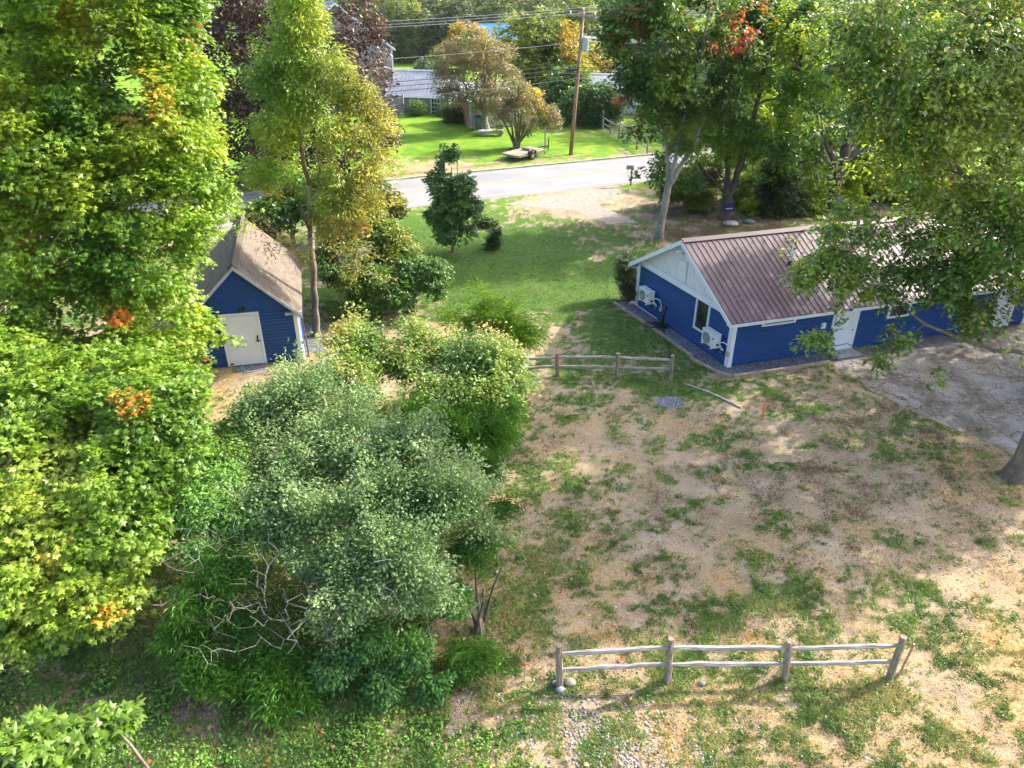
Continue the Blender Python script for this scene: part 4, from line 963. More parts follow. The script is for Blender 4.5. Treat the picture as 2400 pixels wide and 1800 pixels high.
# farm house right, metal roof
f0 = G(1422, 272); e, o, ex3, ey3 = bhouse('white_farmhouse', 'white house with blue-grey metal roof half hidden by the red-tinged maple', 'house', f0+np.array([.8, 1.5, 0]), R(-14), 12, 6, 2.5, 4.4, M['white_clap'], M['silver'], ribs=.5); win(e, o, ex3, ey3, 1.2, 1.0, .9, 1.2); win(e, o, ex3, ey3, 4.2, 1.0, .9, 1.2); win(e, o, ex3, ey3, 8, 1.0, .9, 1.2)
e, o, ex3, ey3 = bhouse('white_farmhouse', 'second low metal-roofed building glimpsed behind the white house', 'outbuilding', f0+np.array([-1.6, 7, 0]), R(-8), 5, 4, 1.6, 2.9, M['white_clap'], M['silver'], ribs=.5)
# blue roofed store and the concrete bridge wall far off
bp0 = at(1105, 92, 150); bz = gz(bp0[0], 150)
e, o, ex3, ey3 = bhouse('blue_roofed_barn', 'far red-walled building with a bright blue roof among the trees', 'building', (bp0[0], 150, bz), R(4), 8.5, 12, max(2, bp0[2]-bz-.3), max(2, bp0[2]-bz-.3)+2.4, M['redwall'], M['bluesteel'], ribs=.8)
br = at(1385, 100, 170); e = empty('concrete_bridge', (br[0], 170, gz(br[0], 170)), 'far pale concrete bridge wall with two lamp posts behind the utility pole', 'bridge')
zt = at(1400, 76, 170)[2]; zb = at(1400, 101, 170)[2]
m = MB(); m.box((br[0], 170, zb), (22, 2, 0), (-.5, 5, 0), (0, 0, .9)); m.box((br[0], 169.9, zt-.3), (22, 2, 0), (0, .3, 0), (0, 0, .3)); 
for k in range(12): m.box((br[0]+k*1.9, 169.95+k*.17, zb+.9), (.2, 0, 0), (0, .2, 0), (0, 0, zt-zb-.9))
m.box((br[0]+2, 170.5, zb+.9), (18, 1.6, 0), (0, .1, 0), (0, 0, (zt-zb-.9)*.7)); m.build('parapet', M['stone'], e)
m = MB()
for k in (1, 10): m.box((br[0]+k*2, 171, gz(0, 170)-1), (1.2, 0, 0), (0, 3, 0), (0, 0, zb-gz(0, 170)+1.2))
m.pieces('pier', M['stone'], e)
for xx in (1409, 1419):
    p = at(xx, 70, 169); m = MB(); m.tube([(p[0], 169, zb), (p[0], 169, p[2]+.5)], .12, 6); m.box((p[0]-.5, 168.9, p[2]+.5), (.9, 0, 0), (0, .2, 0), (0, 0, .12)); m.build('lamp_post', M['white'], e)
# paddock fence right with white gate panel
fp = [G(*p) for p in ((1378, 288), (1411, 302), (1430, 314), (1450, 325), (1470, 336), (1492, 350), (1516, 362))]
e = empty('paddock_fence', fp[0], 'low grey rail fence running down to the road past the white gate', 'fence')
for p in fp[1:]: m = MB(); m.tube([p-U3*.1, p+U3*1.25], .08, 6, True, .1); m.build('post', M['post'], e)
for a, b in zip(fp[:-1], fp[1:]):
    for z in (.55, 1.05): m = MB(); m.tube(railpts(a+U3*z, b+U3*z, 4, .02), .055, 5, True, .1); m.build('rail', M['rail'], e)
e = empty('white_gate', fp[0], 'white panel gate at the far end of the paddock fence', 'gate'); a = G(1386, 290); b = G(1413, 300)
m = MB(); d = b-a; m.box(a+U3*.2, d, nrm(np.cross(d, U3))*.05, U3*1.2); m.build('panel', M['white_clap'], e)
m = MB(); m.box(a, nrm(d)*.14, nrm(np.cross(d, U3))*.14, U3*1.6); m.box(b, nrm(d)*.14, nrm(np.cross(d, U3))*.14, U3*1.6); m.box(a+U3*1.42, d, nrm(np.cross(d, U3))*.10, U3*.1); m.build('frame', M['white'], e)
# ================================================================== TREES
def B(x, y): p = G(x, y); p[2] = gz(p[0], p[1]); return p
def up(p, *offs): return [p]+[p+np.array(o, float) for o in offs]
DG = [(.035, .09, .014), (.06, .14, .018), (.10, .20, .022), (.16, .27, .03)]
# 1 big maple at left, behind
b = np.array([-15.5, 21.5, 0])
tree('maple_tree', 'huge bright green maple filling the upper left, beside the blue shed', b,
     [(up(b, (.2, 0, 3), (.6, .2, 7), (1, .2, 12)), .42, .12)],
     [LB(*q) for q in [(40,-60,22,2.6),(240,-40,22,2.5),(340,60,21.8,1.5),(60,140,21.5,2.4),(230,150,21.2,2.2),(400,190,21.3,1.15),(330,260,20.8,1.7),(120,300,20.6,2.3),(410,330,20.8,1.1),(20,420,20,2.4),(250,420,20.2,2.0),(400,450,20.3,1.5),(480,440,20.8,.7),(400,560,20.6,.8),(585,535,21,.28,.5),(120,580,19.6,2.2),(330,600,19.8,1.7),(410,690,20.3,.6),(-60,700,19.2,2.2),(180,740,19,2.0),(360,760,19.4,1.35),(330,860,19.2,1.2),(470,770,20,.45,.6),(520,800,20,.28,.5),(90,880,18.4,1.7),(240,900,18.4,1.3),(415,860,19.6,.7),(-150,200,23,2.8),(-200,500,22,2.8),(-180,850,20,2.4),(540,450,21,.45),(510,320,21.5,.3),(500,600,20.8,.2)]],
     4900, 44, .42, 'maple', .122, GREEN_MAPLE, M['bark_brown'], seed=21, targets=420, gap=.43, shell=.6, flat=.4, droop=.35, pscale=.55, rtip=.008,
     accents=[(at(70, 530, 19.2), .75, (.62, .07, .04), .5), (at(110, 600, 19), .8, (.50, .16, .05), .35), (at(345, 235, 19.8), .7, (.45, .30, .03), .5), (at(275, 745, 18.2), .35, (.70, .20, .03), .7), (at(490, 830, 20), .22, (.75, .18, .02), .8), (at(480, 90, 21.5), .5, (.5, .2, .05), .3), (at(20, 800, 18.2), .9, (.55, .25, .04), .4), (at(280, 910, 18), .5, (.6, .26, .04), .4), (at(200, 40, 21), .8, (.5, .4, .03), .4), (at(300, 320, 20), .6, (.45, .33, .03), .5)])
# 2 front maple, lower left
b = np.array([-11.5, 12.0, 0])
tree('maple_tree', 'yellow-green maple with large star leaves at the lower left, below the huge maple', b,
     [(up(b, (.3, .1, 2), (.7, .4, 4.5), (1.2, .8, 6.5)), .2, .05)],
     [LB(*q) for q in [(120,860,16.6,1.3),(300,880,16.6,1.0),(400,900,16.6,.6),(-20,840,16.6,1.4),(60,960,15.2,1.5),(220,985,15,1.3),(345,965,15,1.0),(400,1010,15,.6),(90,1110,13.8,1.4),(270,1110,13.8,1.2),(370,1120,13.8,.7),(150,1240,12.8,1.15),(310,1240,12.8,.85),(390,1210,13.2,.4),(40,1330,12,1.05),(190,1360,12,.85),(300,1350,12.2,.55),(110,1440,11.4,.6),(235,1425,11.6,.45),(-60,1180,13,1.5),(-80,1400,11.6,1.1),(20,1500,11,.45),(430,930,15.5,.45),(440,1060,14.2,.3)]],
     2500, 30, .38, 'maple', .125, [(.085, .18, .013), (.14, .25, .018), (.21, .33, .028), (.31, .39, .05)], M['bark_brown'], seed=5, targets=200, gap=.40, shell=.55, flat=.22, droop=.3, rtip=.007,
     accents=[(at(300, 930, 14.5), .5, (.62, .26, .04), .4), (at(250, 1440, 11.3), .3, (.6, .35, .05), .5), (at(120, 1300, 12), .5, (.5, .42, .06), .4)])
# 3 sapling at the bottom-left corner
b = np.array([-5.5, 6.2, 0])
tree('maple_sapling', 'small pale green maple sapling top at the bottom left corner, over the weeds', b,
     [(up(b, (.1, .3, 1), (.3, .7, 2.1)), .035, .012)],
     [LB(*q) for q in [(190,1720,7.9,.38,.5),(270,1690,8.1,.22,.5),(80,1740,7.7,.42,.6),(20,1790,7.5,.4,.6),(110,1800,7.5,.35)]],
     120, 16, .24, 'maple', .17, [(.12, .22, .02), (.19, .31, .03), (.30, .40, .06)], M['bark_brown'], cat='sapling', seed=3, targets=45, gap=.3, shell=.3, flat=.3, rtip=.004)
# 4 ash tree at centre-left
b = B(745, 788)
T4c = lambda pos, c: c
def ashgrad(pos, c):
    w = .75*sstep(-.2, 2.4, (pos[:, 0]-(b4[0]+.8))+.10*(9-pos[:, 2])+rs.normal(0, .7, len(pos)))
    oc = np.array([(.42, .29, .04)])*(1+rs.uniform(-.45, .35, (len(pos), 1)))
    c = c*(1-.7*w[:, None])+oc*.7*w[:, None]
    k = (pos[:, 2] < 5.4) & (rs.rand(len(pos)) < .45); c[k] = np.array([.36, .22, .07])*(1+rs.uniform(-.4, .3, (k.sum(), 1))); return c
b4 = b
tree('ash_tree', 'tall slender tree turning yellow and orange, its bare lower trunk right of the blue shed', b,
     [(up(b, (.2, 0, 3.2), (.42, .05, 6.5), (.35, .1, 9.5), (.0, .1, 13)), .15, .03), ([b+np.array([.33, 0, 5.0]), b+np.array([.9, .2, 7]), b+np.array([.9, .3, 9.5])], .055, .02), ([b+np.array([.3, 0, 4.6]), b+np.array([-.3, .2, 6.4]), b+np.array([-1.0, .2, 9.3])], .05, .02)],
     [LB(*q) for q in [(690,-40,29,.9),(705,40,29,1.05),(660,120,28.8,1.0),(760,140,29.3,1.1),(620,190,28.8,.7),(700,210,28.8,1.2),(820,230,29.3,.9),(760,290,29,1.5),(860,290,29.3,1.0),(650,300,28.8,1.0),(880,390,29.3,.95),(800,390,29,1.4),(700,400,28.8,1.3),(900,470,29,.7),(620,400,28.8,.7),(780,480,28.6,1.3),(870,520,28.8,.8)]],
     1450, 24, .38, 'lance', .165, [(.10, .22, .015), (.18, .32, .02), (.28, .40, .025), (.42, .44, .04)], M['bark_brown'], seed=9, targets=430, gap=.49, shell=.3, flat=.6, rtip=.010, expo=.42, grad=ashgrad, accents=[(at(655, 455, 28.5), .5, (.7, .27, .03), .5), (at(640, 540, 28), .5, (.6, .3, .05), .7)])
# bare lower limbs of the ash get a few leaves: sparse second tier as its own low sprays
e = [o for o in bpy.data.objects if o.name.startswith('ash_tree')][0]
low = [LB(*q) for q in [(560,490,28,.55),(640,560,27.6,.65),(830,640,27.4,.6),(900,650,27.6,.45),(790,560,27.8,.8),(700,590,28,.7),(860,590,27.8,.6),(610,520,28,.5)]]
P, O = sample_lobes(low, 190, 4, .2, .3); skeleton([([b+np.array([.24, 0, 3.9]), b+np.array([.42, 0, 6.4])], .10, .09)], P, None, M['bark_grey'], 'lower_branches', e, rtip=.007, expo=.25, rise=.2)
foliage(P, O, 7, .45, 'lance', .13, [(.20, .24, .03), (.36, .28, .04), (.42, .24, .05)], e, name='lower_leaves', seed=8)
# 5 copper beech across the road, left
b = np.array([-19.5, 58.5, 0])
tree('copper_beech', 'large dark purple copper beech across the road behind the yellowing tree', b,
     [(up(b, (0, 0, 3), (.3, 0, 8), (.5, 0, 13)), .5, .15)],
     [LB(*q) for q in [(500,20,57,4.4),(640,-20,57,4.4),(780,20,57,3.4),(840,110,57,2.2),(450,140,56,3.6),(590,150,55,4.5),(740,150,55,4),(850,210,55,2.2),(880,280,55,1.7),(900,320,55.5,1.0),(520,280,55,3.8),(680,290,54,4),(800,320,54,3),(560,400,54,3),(700,410,53,3),(480,-60,57,4)]],
     2300, 26, .75, 'rhomb', .26, [(.020, .010, .012), (.045, .020, .022), (.085, .040, .040), (.06, .045, .025)], M['bark_dark'], seed=31, targets=160, gap=.36, shell=.7, rtip=.02, jit=.4)
# 6, 7 rusty-leaved trees
RUST = [(.12, .16, .05), (.19, .20, .08), (.23, .21, .11), (.27, .19, .12), (.20, .22, .08)]
b = B(1138, 303)
tree('mountain_ash', 'rusty-leaved tree with splayed limbs beside the white garage', b,
     [(up(b, (-.1, 0, 1.6), (-.1, 0, 4), (.2, 0, 7)), .38, .10)]+[([b+np.array([0, 0, 1.2]), b+np.array([dx*.5, dy*.5, 3]), b+np.array([dx, dy, 5.2])], .17, .05) for dx, dy in ((-2.6, -.3), (2.2, 0), (-1.2, .9), (1.2, -.9))],
     [LB(*q) for q in [(1105,120,73,2.1),(1050,140,73,1.8),(1160,130,73,1.9),(1040,190,72.5,1.5),(1100,190,72,2.1),(1170,190,73,2),(1125,90,73.5,1.2),(1065,225,72,1.2),(1175,240,72.5,1.5),(1130,235,73,1.2)]],
     950, 20, .5, 'rhomb', .20, RUST, M['bark_grey'], seed=13, targets=160, gap=.38, rtip=.02, flat=.7)
b = B(1212, 346)
tree('mountain_ash', 'smaller many-stemmed tree with rusty and yellow leaves behind the flat trailer', b,
     [([b+np.array([rs.uniform(-.2, .2), rs.uniform(-.2, .2), 0]), b+np.array([dx*.35, dy*.35, 1.3]), b+np.array([dx, dy, 3.6])], .13, .04) for dx, dy in ((-2, 0), (-1.1, .6), (-.3, -.5), (.5, .6), (1.4, -.2), (2.4, .3), (.1, 0))],
     [LB(*q) for q in [(1200,215,66,1.3),(1175,250,65.5,1.1),(1235,230,66,1.3),(1270,265,66,1.25),(1215,265,65,1.3),(1290,285,66,.8),(1170,285,65,.8),(1240,295,65.5,.9)]],
     560, 20, .42, 'rhomb', .17, RUST, M['bark_brown'], seed=14, targets=150, gap=.36, rtip=.018, flat=.7, accents=[(at(1258, 210, 66), .75, (.62, .48, .02), .85), (at(1275, 250, 66), .5, (.6, .48, .03), .6), (at(1175, 235, 65), .4, (.6, .17, .08), .5)])
# 8 trees in the middle distance
MID = [(.05, .09, .02), (.09, .14, .025), (.15, .20, .03), (.24, .24, .04)]
def midtree(label, px, pbase, Y, lobes, cols=MID, n=900, per=22, sz=.30, seed=1, name='leafy_tree', cat='tree', group='trees beyond the road', acc=(), sp=.7, bark_='bark_dark', gap=.36, T='rhomb', r=.3):
    q = at(px, pbase, Y); b = np.array([q[0], Y, gz(q[0], Y)]); top = max(l[2] for l in [LB(*x) for x in lobes])
    tree(name, label, b, [(up(b, (0, 0, (top-b[2])*.35), (.2, 0, (top-b[2])*.7), (.1, 0, (top-b[2])*.95)), r, .06)], [LB(*x) for x in lobes], n, per, sp, T, sz, cols, M[bark_], cat=cat, group=group, seed=seed, targets=60, gap=gap, rtip=.03, accents=acc)
midtree('round light green tree left of the pole top, in front of the blue roof', 1255, 260, 92, [(1215,95,92,3.2),(1270,80,92,3.2),(1320,110,92,3.2),(1230,150,91,3.2),(1290,160,91,3.4),(1340,165,91,2.6),(1250,210,90,3),(1320,220,90,2.8)], [(.09,.15,.02),(.15,.22,.03),(.24,.28,.04),(.33,.33,.05)], 1500, 22, .34, 41, acc=[(at(1345, 85, 90), 2.0, (.42, .24, .04), .6), (at(1355, 140, 90), 2.0, (.40, .32, .04), .4)])
midtree('orange-topped tree directly behind the rusty tree, left of the blue roof', 1090, 250, 98, [(1095,85,98,1.9),(1115,105,98,1.8),(1075,110,98,1.8)], [(.30,.24,.04),(.36,.24,.04),(.24,.23,.05)], 420, 20, .32, 42)
midtree('loose olive tree just right of the utility pole', 1380, 250, 96, [(1375,130,96,2.0),(1395,165,96,2.6),(1375,200,95,2.6),(1410,195,96,1.9),(1360,235,94,2)], [(.12,.14,.05),(.20,.20,.07),(.30,.26,.08),(.36,.28,.07)], 900, 20, .32, 43)
midtree('dense dark green round shrub right of the pole foot', 1395, 282, 76, [(1365,245,76,1.7),(1400,235,76,1.9),(1425,255,76,1.4),(1385,268,75.5,1.6),(1345,262,76,1.3)], [(.03,.09,.02),(.06,.14,.025),(.10,.19,.03)], 900, 22, .28, 44, 'round_shrub', 'shrub')
midtree('shadowy dark shrub between the rusty trees and the pole', 1330, 278, 80, [(1310,230,81,2.2),(1335,200,82,2.2),(1290,250,80,1.6),(1330,262,79,1.6)], DG, 800, 20, .3, 45, 'dark_shrub', 'shrub')
midtree('blue-green spruce left of the rusty tree, behind the metal roof', 1000, 190, 104, [(1000,150,104,.7),(1000,165,104,1.3),(995,180,103,1.8),(1015,190,103,2)], [(.05,.10,.06),(.08,.14,.08),(.11,.17,.10)], 420, 24, .28, 46, 'spruce_tree')
midtree('rounded shrub in front of the shingled building end, left of the garage', 1058, 288, 77.5, [(1062,266,77.5,.8),(1075,262,77.5,.8),(1068,275,77.3,.8)], [(.05,.10,.02),(.10,.16,.02),(.16,.21,.03)], 420, 20, .22, 47, 'round_shrub', 'shrub')
midtree('small bush climbing between the two windows of the shingled building', 981, 266, 80.6, [(981,250,80.9,.4),(981,261,80.9,.45)], [(.05,.12,.02),(.10,.2,.02)], 180, 20, .2, 48, 'climbing_bush', 'bush', None)
midtree('small bush under the right window of the shingled building', 1030, 266, 80.6, [(1046,258,80.8,.45),(1052,264,80.8,.4)], [(.05,.12,.02),(.10,.18,.03)], 160, 20, .2, 49, 'low_bush', 'bush', None)
midtree('yellow-green low tree by the bright field, above the metal roof', 1440, 225, 100, [(1415,215,100,1.8),(1445,205,101,1.6),(1460,190,103,1.6)], [(.3,.27,.04),(.42,.33,.05),(.2,.22,.04)], 400, 20, .3, 50)
midtree('small dark spruce in the bright field beside the red-tinged maple', 1445, 215, 104, [(1443,178,104,.5),(1443,190,104,1.1),(1445,203,104,1.5)], [(.02,.05,.03),(.04,.08,.04)], 300, 20, .24, 51, 'spruce_tree')
# far wood: individual front trees, then the mass behind
FC = [[(.08,.13,.05),(.12,.18,.06),(.17,.22,.07)], [(.09,.15,.045),(.15,.21,.055),(.23,.27,.07)], [(.13,.16,.06),(.20,.22,.07),(.28,.27,.09)], [(.05,.09,.045),(.08,.12,.055),(.11,.15,.06)]]
adj = ['pale', 'mid green', 'olive', 'dark']
k = 0
for row, (Yr, n) in enumerate(((180, 17), (197, 16))):
    for i in range(n):
        px = 790+i*(48 if row == 0 else 50)+rs.uniform(-10, 10)+(20 if row else 0); q = at(px, 150, Yr); Yq = Yr+rs.uniform(-4, 4); b = np.array([q[0]*Yq/Yr, Yq, gz(0, Yq)]); hgt = rs.uniform(10, 14)+row*4
        if 1370 < px < 1420: hgt *= .6
        r_ = hgt*.30; ci = (i*3+row*2+int(rs.rand()*2)) % 4
        lob = [(b[0]+rs.uniform(-1, 1)*r_*.5, b[1]+rs.uniform(-1, 1), b[2]+hgt*z, r_*s, 1.0) for z, s in ((.02, .9), (.15, 1.05), (.32, 1.15), (.5, 1.1), (.68, .95), (.85, .65))]+[(b[0]+rs.uniform(-1, 1)*r_, b[1], b[2]+hgt*rs.uniform(.3, .7), r_*.7, 1.) for _ in range(2)]
        place = ('just above the barn' if px < 900 else 'above the shingled building' if px < 1040 else 'behind the blue roof' if px < 1190 else 'left of the pole top' if px < 1340 else 'right of the pole top' if px < 1440 else 'behind the red-tinged maple')
        nth = 'front' if row == 0 else 'rear'
        tree('forest_tree', '%s %s-row wood-edge tree, %s, %s from left' % (adj[ci], nth, place, ['first', 'second', 'third', 'fourth', 'fifth', 'sixth', 'seventh', 'eighth', 'ninth', 'tenth', 'eleventh', 'twelfth', 'thirteenth', 'fourteenth', 'fifteenth', 'sixteenth', 'seventeenth'][i]), b,
             [(up(b, (0, 0, hgt*.4), (.2, 0, hgt*.9)), .25, .06)], lob, 560, 15, .95, 'rhomb', .55, FC[ci], M['bark_grey'], group='trees along the far wood', seed=60+k, targets=24, gap=.40, shell=.6, rtip=.05, jit=.35); k += 1
n = 70000; wx = rs.uniform(-190, 200, n); wy = 215+rs.rand(n)**1.3*420; wz = terrain(wx, wy)
cell = np.stack([wx/7, wy/7, 0*wx], -1); hh = 9+9*vnoise(cell, 71); uz = rs.rand(n)**.6
pos = np.stack([wx, wy, wz+hh*(.15+.85*uz)], -1); pos[:, :2] += rs.normal(0, .8, (n, 2))
nor = nrm(np.array([0, -.4, .7])+rs.normal(0, .6, (n, 3)))
wood = leaves(pos, nor, rs.normal(size=(n, 3)), rs.uniform(1.2, 2.6, n)*(.7+.3*wy/215), palette(pos, FC[0]+FC[1]+FC[3], .12, 5, .35), 'rhomb', 'far_wood', M['leaf'], None); tag(wood, 'hazy mass of treetops of the far wooded hillside', 'woods', kind='stuff')
# hedgerows beyond the road left and right, closing gaps behind the near trees
def hedge_tree(label, x, y, h, r, cols, seed, name='leafy_tree', T='rhomb', sz=.30, n=700, group='trees behind the house', bk='bark_dark', per=22):
    b = np.array([x, y, gz(x, y)]); lob = [(x+rs.uniform(-.5, .5)*r, y+rs.uniform(-.5, .5)*r, b[2]+h*z, r*s, 1.) for z, s in ((.2, .7), (.4, 1), (.6, 1.1), (.8, .9), (.95, .5))]+[(x+rs.uniform(-1, 1)*r, y+rs.uniform(-1, 1)*r, b[2]+h*rs.uniform(.3, .8), r*.7, .9) for _ in range(3)]
    tree(name, label, b, [(up(b, (0, 0, h*.4), (.2, 0, h*.9)), .22, .06)], lob, n, per, .65, T, sz, cols, M[bk], group=group, seed=seed, targets=50, gap=.40, shell=.5, rtip=.03)
YG = [(.14, .24, .015), (.26, .38, .02), (.40, .48, .03)]
for q in [('sunlit yellow-green tree seen through the double-trunk tree, behind the mailbox verge', 21, 75, 9, 3.5, YG, 81), ('leafy tree standing beyond the road behind the hillside trunks', 27, 80, 14, 4.5, MID, 82), ('mid green roadside tree behind the thick leaning trunk', 35, 76, 14, 5, YG, 83), ('leafy tree at the far right beyond the house end', 46, 72, 16, 5.5, MID, 84), ('tall dark tree behind the willow-like tree at the right', 41, 84, 17, 6, MID, 85), ('outer dark tree at the right edge behind the house', 55, 72, 17, 6, MID, 86)]:
    hedge_tree(q[0], *q[1:])
for q in [('dark tree by the road behind the big left maple', -27, 36, 14, 4.5, DG, 91), ('green tree across the road behind the big left maple', -34, 56, 16, 5, MID, 92), ('tree at the roadside left of the copper beech', -40, 44, 15, 5, MID, 93)]:
    hedge_tree(q[0], *q[1:], group='trees behind the left maple')
for q in [('sunlit low tree glimpsed just right of the grey forked trunk', 17.5, 55, 5.5, 2.0, YG, 181), ('sunlit small tree behind the double-trunk maple', 22, 57, 7, 2.4, YG, 182), ('bright yellow-green tree behind the thick leaning trunk', 27.5, 59, 9, 3, YG, 183), ('bright leafy tree behind the slim bare stem', 33, 60, 10, 3.2, YG, 184), ('bright leafy tree far right beyond the roof', 39, 60, 10, 3.2, YG, 185)]:
    hedge_tree(q[0], *q[1:], sz=.26)
# 9 red-tinged maple with grey forked trunk
b = B(1542, 556)
tree('maple_tree', 'grey forked maple with red-orange leaf patches beside the dirt driveway', b,
     [(up(b, (.12, 0, 1.4), (.3, 0, 2.9)), .23, .17), ([b+np.array([.3, 0, 2.8]), b+np.array([.0, .2, 5]), b+np.array([-.5, .3, 7.5]), b+np.array([-.9, .3, 9.5])], .12, .03), ([b+np.array([.3, 0, 2.8]), b+np.array([1.5, .2, 5.2]), b+np.array([2.2, .4, 8]), b+np.array([3.0, .5, 11.5]), b+np.array([3.2, .5, 14])], .13, .03), ([b+np.array([.35, 0, 3.2]), b+np.array([.7, .2, 6]), b+np.array([1.3, .2, 9.5]), b+np.array([1.6, .2, 13])], .12, .04)],
     [LB(*q) for q in [(1490,10,42.5,1.8),(1570,-10,42.5,2),(1660,0,43,2),(1470,90,42,1.5),(1540,90,42,1.9),(1640,90,42.5,1.9),(1480,170,41.8,1.2),(1555,180,42,1.7),(1650,180,42.5,1.6),(1500,240,41.5,1.1),(1570,270,42,1.5),(1640,260,42.5,1.5),(1490,310,41.5,.55),(1530,390,41.5,.35),(1610,340,42.3,.7),(1730,50,43,1.7),(1720,150,43,1.5),(1490,410,41.5,.3),(1445,250,41.5,.55),(1450,60,42,.9),(1600,140,42.5,1.8),(1700,230,42.5,1.5),(1590,220,42,1.5),(1530,40,43,1.8),(1620,50,44,1.8)]],
     2000, 20, .45, 'rhomb', .22, [(.045, .11, .014), (.08, .17, .018), (.13, .23, .025), (.19, .29, .03)], M['bark_grey'], seed=17, targets=300, gap=.50, shell=.3, rtip=.018, expo=.42,
     accents=[(at(1780, 45, 42), .85, (.62, .13, .05), .8), (at(1720, 60, 42), .8, (.55, .17, .04), .6), (at(1725, 100, 42), .7, (.60, .14, .05), .7), (at(1680, 95, 42), .6, (.5, .15, .05), .6), (at(1445, 250, 41.5), .75, (.42, .09, .03), .85), (at(1475, 60, 42), 1.2, (.35, .14, .03), .35), (at(1490, 300, 41), .4, (.6, .12, .03), .9), (at(1560, 120, 42), 1.0, (.45, .2, .03), .25), (at(1640, 20, 42), .8, (.5, .18, .03), .5), (at(1465, 280, 41), .6, (.5, .1, .03), .7)])
# 10 double-trunk dark maple
b = B(1697, 513)
tree('maple_tree', 'dark double-trunk maple behind the house roof, with a blue sign at its foot', b,
     [(up(b, (0, 0, 1.2)), .34, .32), ([b+np.array([0, 0, 1]), b+np.array([-.3, 0, 4]), b+np.array([-.2, .2, 8]), b+np.array([-.2, .2, 13])], .2, .06), ([b+np.array([.1, 0, 1]), b+np.array([.7, 0, 4.2]), b+np.array([1.1, .2, 8]), b+np.array([1.4, .2, 13.5])], .22, .06), ([b+np.array([-.1, 0, 1.5]), b+np.array([-2.2, -.3, 3.6])], .07, .03)],
     [LB(*q) for q in [(1620,340,45.5,1.8),(1700,300,46,2),(1790,320,46,1.9),(1690,210,46,2.2),(1780,220,46.5,2.2),(1860,250,46.5,2),(1800,120,47,2.2),(1870,150,47,2.1),(1740,10,47,2.2),(1830,20,47,2.3),(1900,40,47,2.3),(1620,410,45,1.0),(1750,380,45.5,1.1),(1850,350,46,1.6),(1550,400,44.5,.9),(1830,430,46,1.1),(1900,380,46.5,1.6)]],
     1900, 22, .55, 'rhomb', .20, [(.03, .10, .012), (.065, .17, .016), (.12, .26, .02), (.22, .36, .025)], M['bark_dark'], seed=18, targets=220, gap=.51, shell=.35, rtip=.018, expo=.42)
# 11 thick leaning trunk with dead snag
b = B(1950, 492)
tree('hillside_tree', 'thick rough trunk with a side limb and a broken snag, behind the roof ridge', b,
     [(up(b, (-.1, 0, 2), (.1, 0, 3.5), (-.2, 0, 7), (-.1, 0, 9.8)), .34, .2), ([b+np.array([0, 0, 2.2]), b+np.array([-1.2, 0, 4]), b+np.array([-2.2, 0, 6.5]), b+np.array([-3, 0, 11])], .18, .06), ([b+np.array([-.1, 0, 8]), b+np.array([.3, 0, 12]), b+np.array([.6, 0, 16])], .15, .05)],
     [LB(*q) for q in [(1960,20,49,2.4),(1900,110,48.5,2),(2000,100,49.5,2.4),(1850,250,48,1.1),(1990,220,49.5,1.8),(2080,60,50,2.6),(2100,180,50,2.6),(1930,140,44,2.2),(1880,60,44.5,2.2),(1990,180,43,1.8),(2090,320,50,2.4),(2200,100,51,3),(2200,300,51,3),(2020,330,50,1.4)]],  # the nearest lobes are added to this crown to shade the mid lawn
     1500, 22, .6, 'rhomb', .22, [(.08, .18, .012), (.15, .28, .016), (.24, .38, .02), (.36, .44, .03)], M['bark_dark'], seed=19, targets=180, gap=.48, shell=.45, rtip=.02)
b = B(2025, 470)
tree('hillside_tree', 'slim bare-stemmed tree just right of the thick trunk, behind the roof', b,
     [(up(b, (.2, 0, 3), (.5, 0, 6), (.9, 0, 12)), .24, .08)], [LB(*q) for q in [(2060,-20,51,2.3),(2130,20,51,2.3),(2010,60,51,1.8)]], 500, 22, .6, 'rhomb', .22, YG, M['bark_dark'], seed=20, targets=60, rtip=.02)
# 12 undergrowth trees and shrubs behind the house
def shrub(label, lobes, cols, n, seed, name='wild_shrub', T='rhomb', sz=.14, per=22, sp=.35, group='shrubs behind the house', gap=.36, cat='shrub', shell=.45, bk='bark_brown', px=None, **k):
    L_ = [LB(*q) for q in lobes]; c = np.mean([l[:3] for l in L_], 0); b = np.array([c[0], c[1], gz(c[0], c[1])])
    zt = max(l[2] for l in L_)
    st = [([b+np.array([rs.uniform(-.2, .2), rs.uniform(-.2, .2), 0]), b+np.array([dx*.4, dy*.4, zt*.35]), b+np.array([dx, dy, zt*.75])], .05, .02) for dx, dy in ((-.6, 0), (.5, .3), (.1, -.4), (-.1, .5))]
    return tree(name, label, b, st, L_, n, per, sp, T, sz, cols, M[bk], cat=cat, group=group, seed=seed, targets=k.pop('targets', 70), gap=gap, shell=shell, rtip=k.pop('rtip', .008), **k)
shrub('yellow-green thicket between the two maples, at the drive edge', [(1600,430,48,1.3),(1640,460,47.5,1.0),(1660,400,49,1.2),(1570,450,47,.7)], [(.09,.13,.03),(.17,.22,.03),(.28,.30,.06)], 700, 101, sz=.2)
shrub('bright leafy undergrowth right of the double-trunk maple', [(1745,440,49,1.3),(1790,470,48,1.1),(1760,490,47,.8),(1800,420,50,1.4)], YG, 800, 102, sz=.2)
shrub('dark conifer-like shrub against the woods behind the ridge of the roof', [(1810,500,46,.9),(1820,450,46.5,1.1),(1830,400,47,1.2),(1860,480,46.5,.9)], [(.012,.04,.012),(.03,.07,.016),(.05,.10,.02)], 700, 103, name='dark_evergreen', sz=.18)
shrub('leafy undergrowth beneath the thick trunk behind the roof', [(1890,480,47,1.0),(1920,440,48,1.2),(1990,470,48,1.2),(1990,400,50,1.5),(2050,420,50,1.6)], YG, 900, 104, sz=.2)
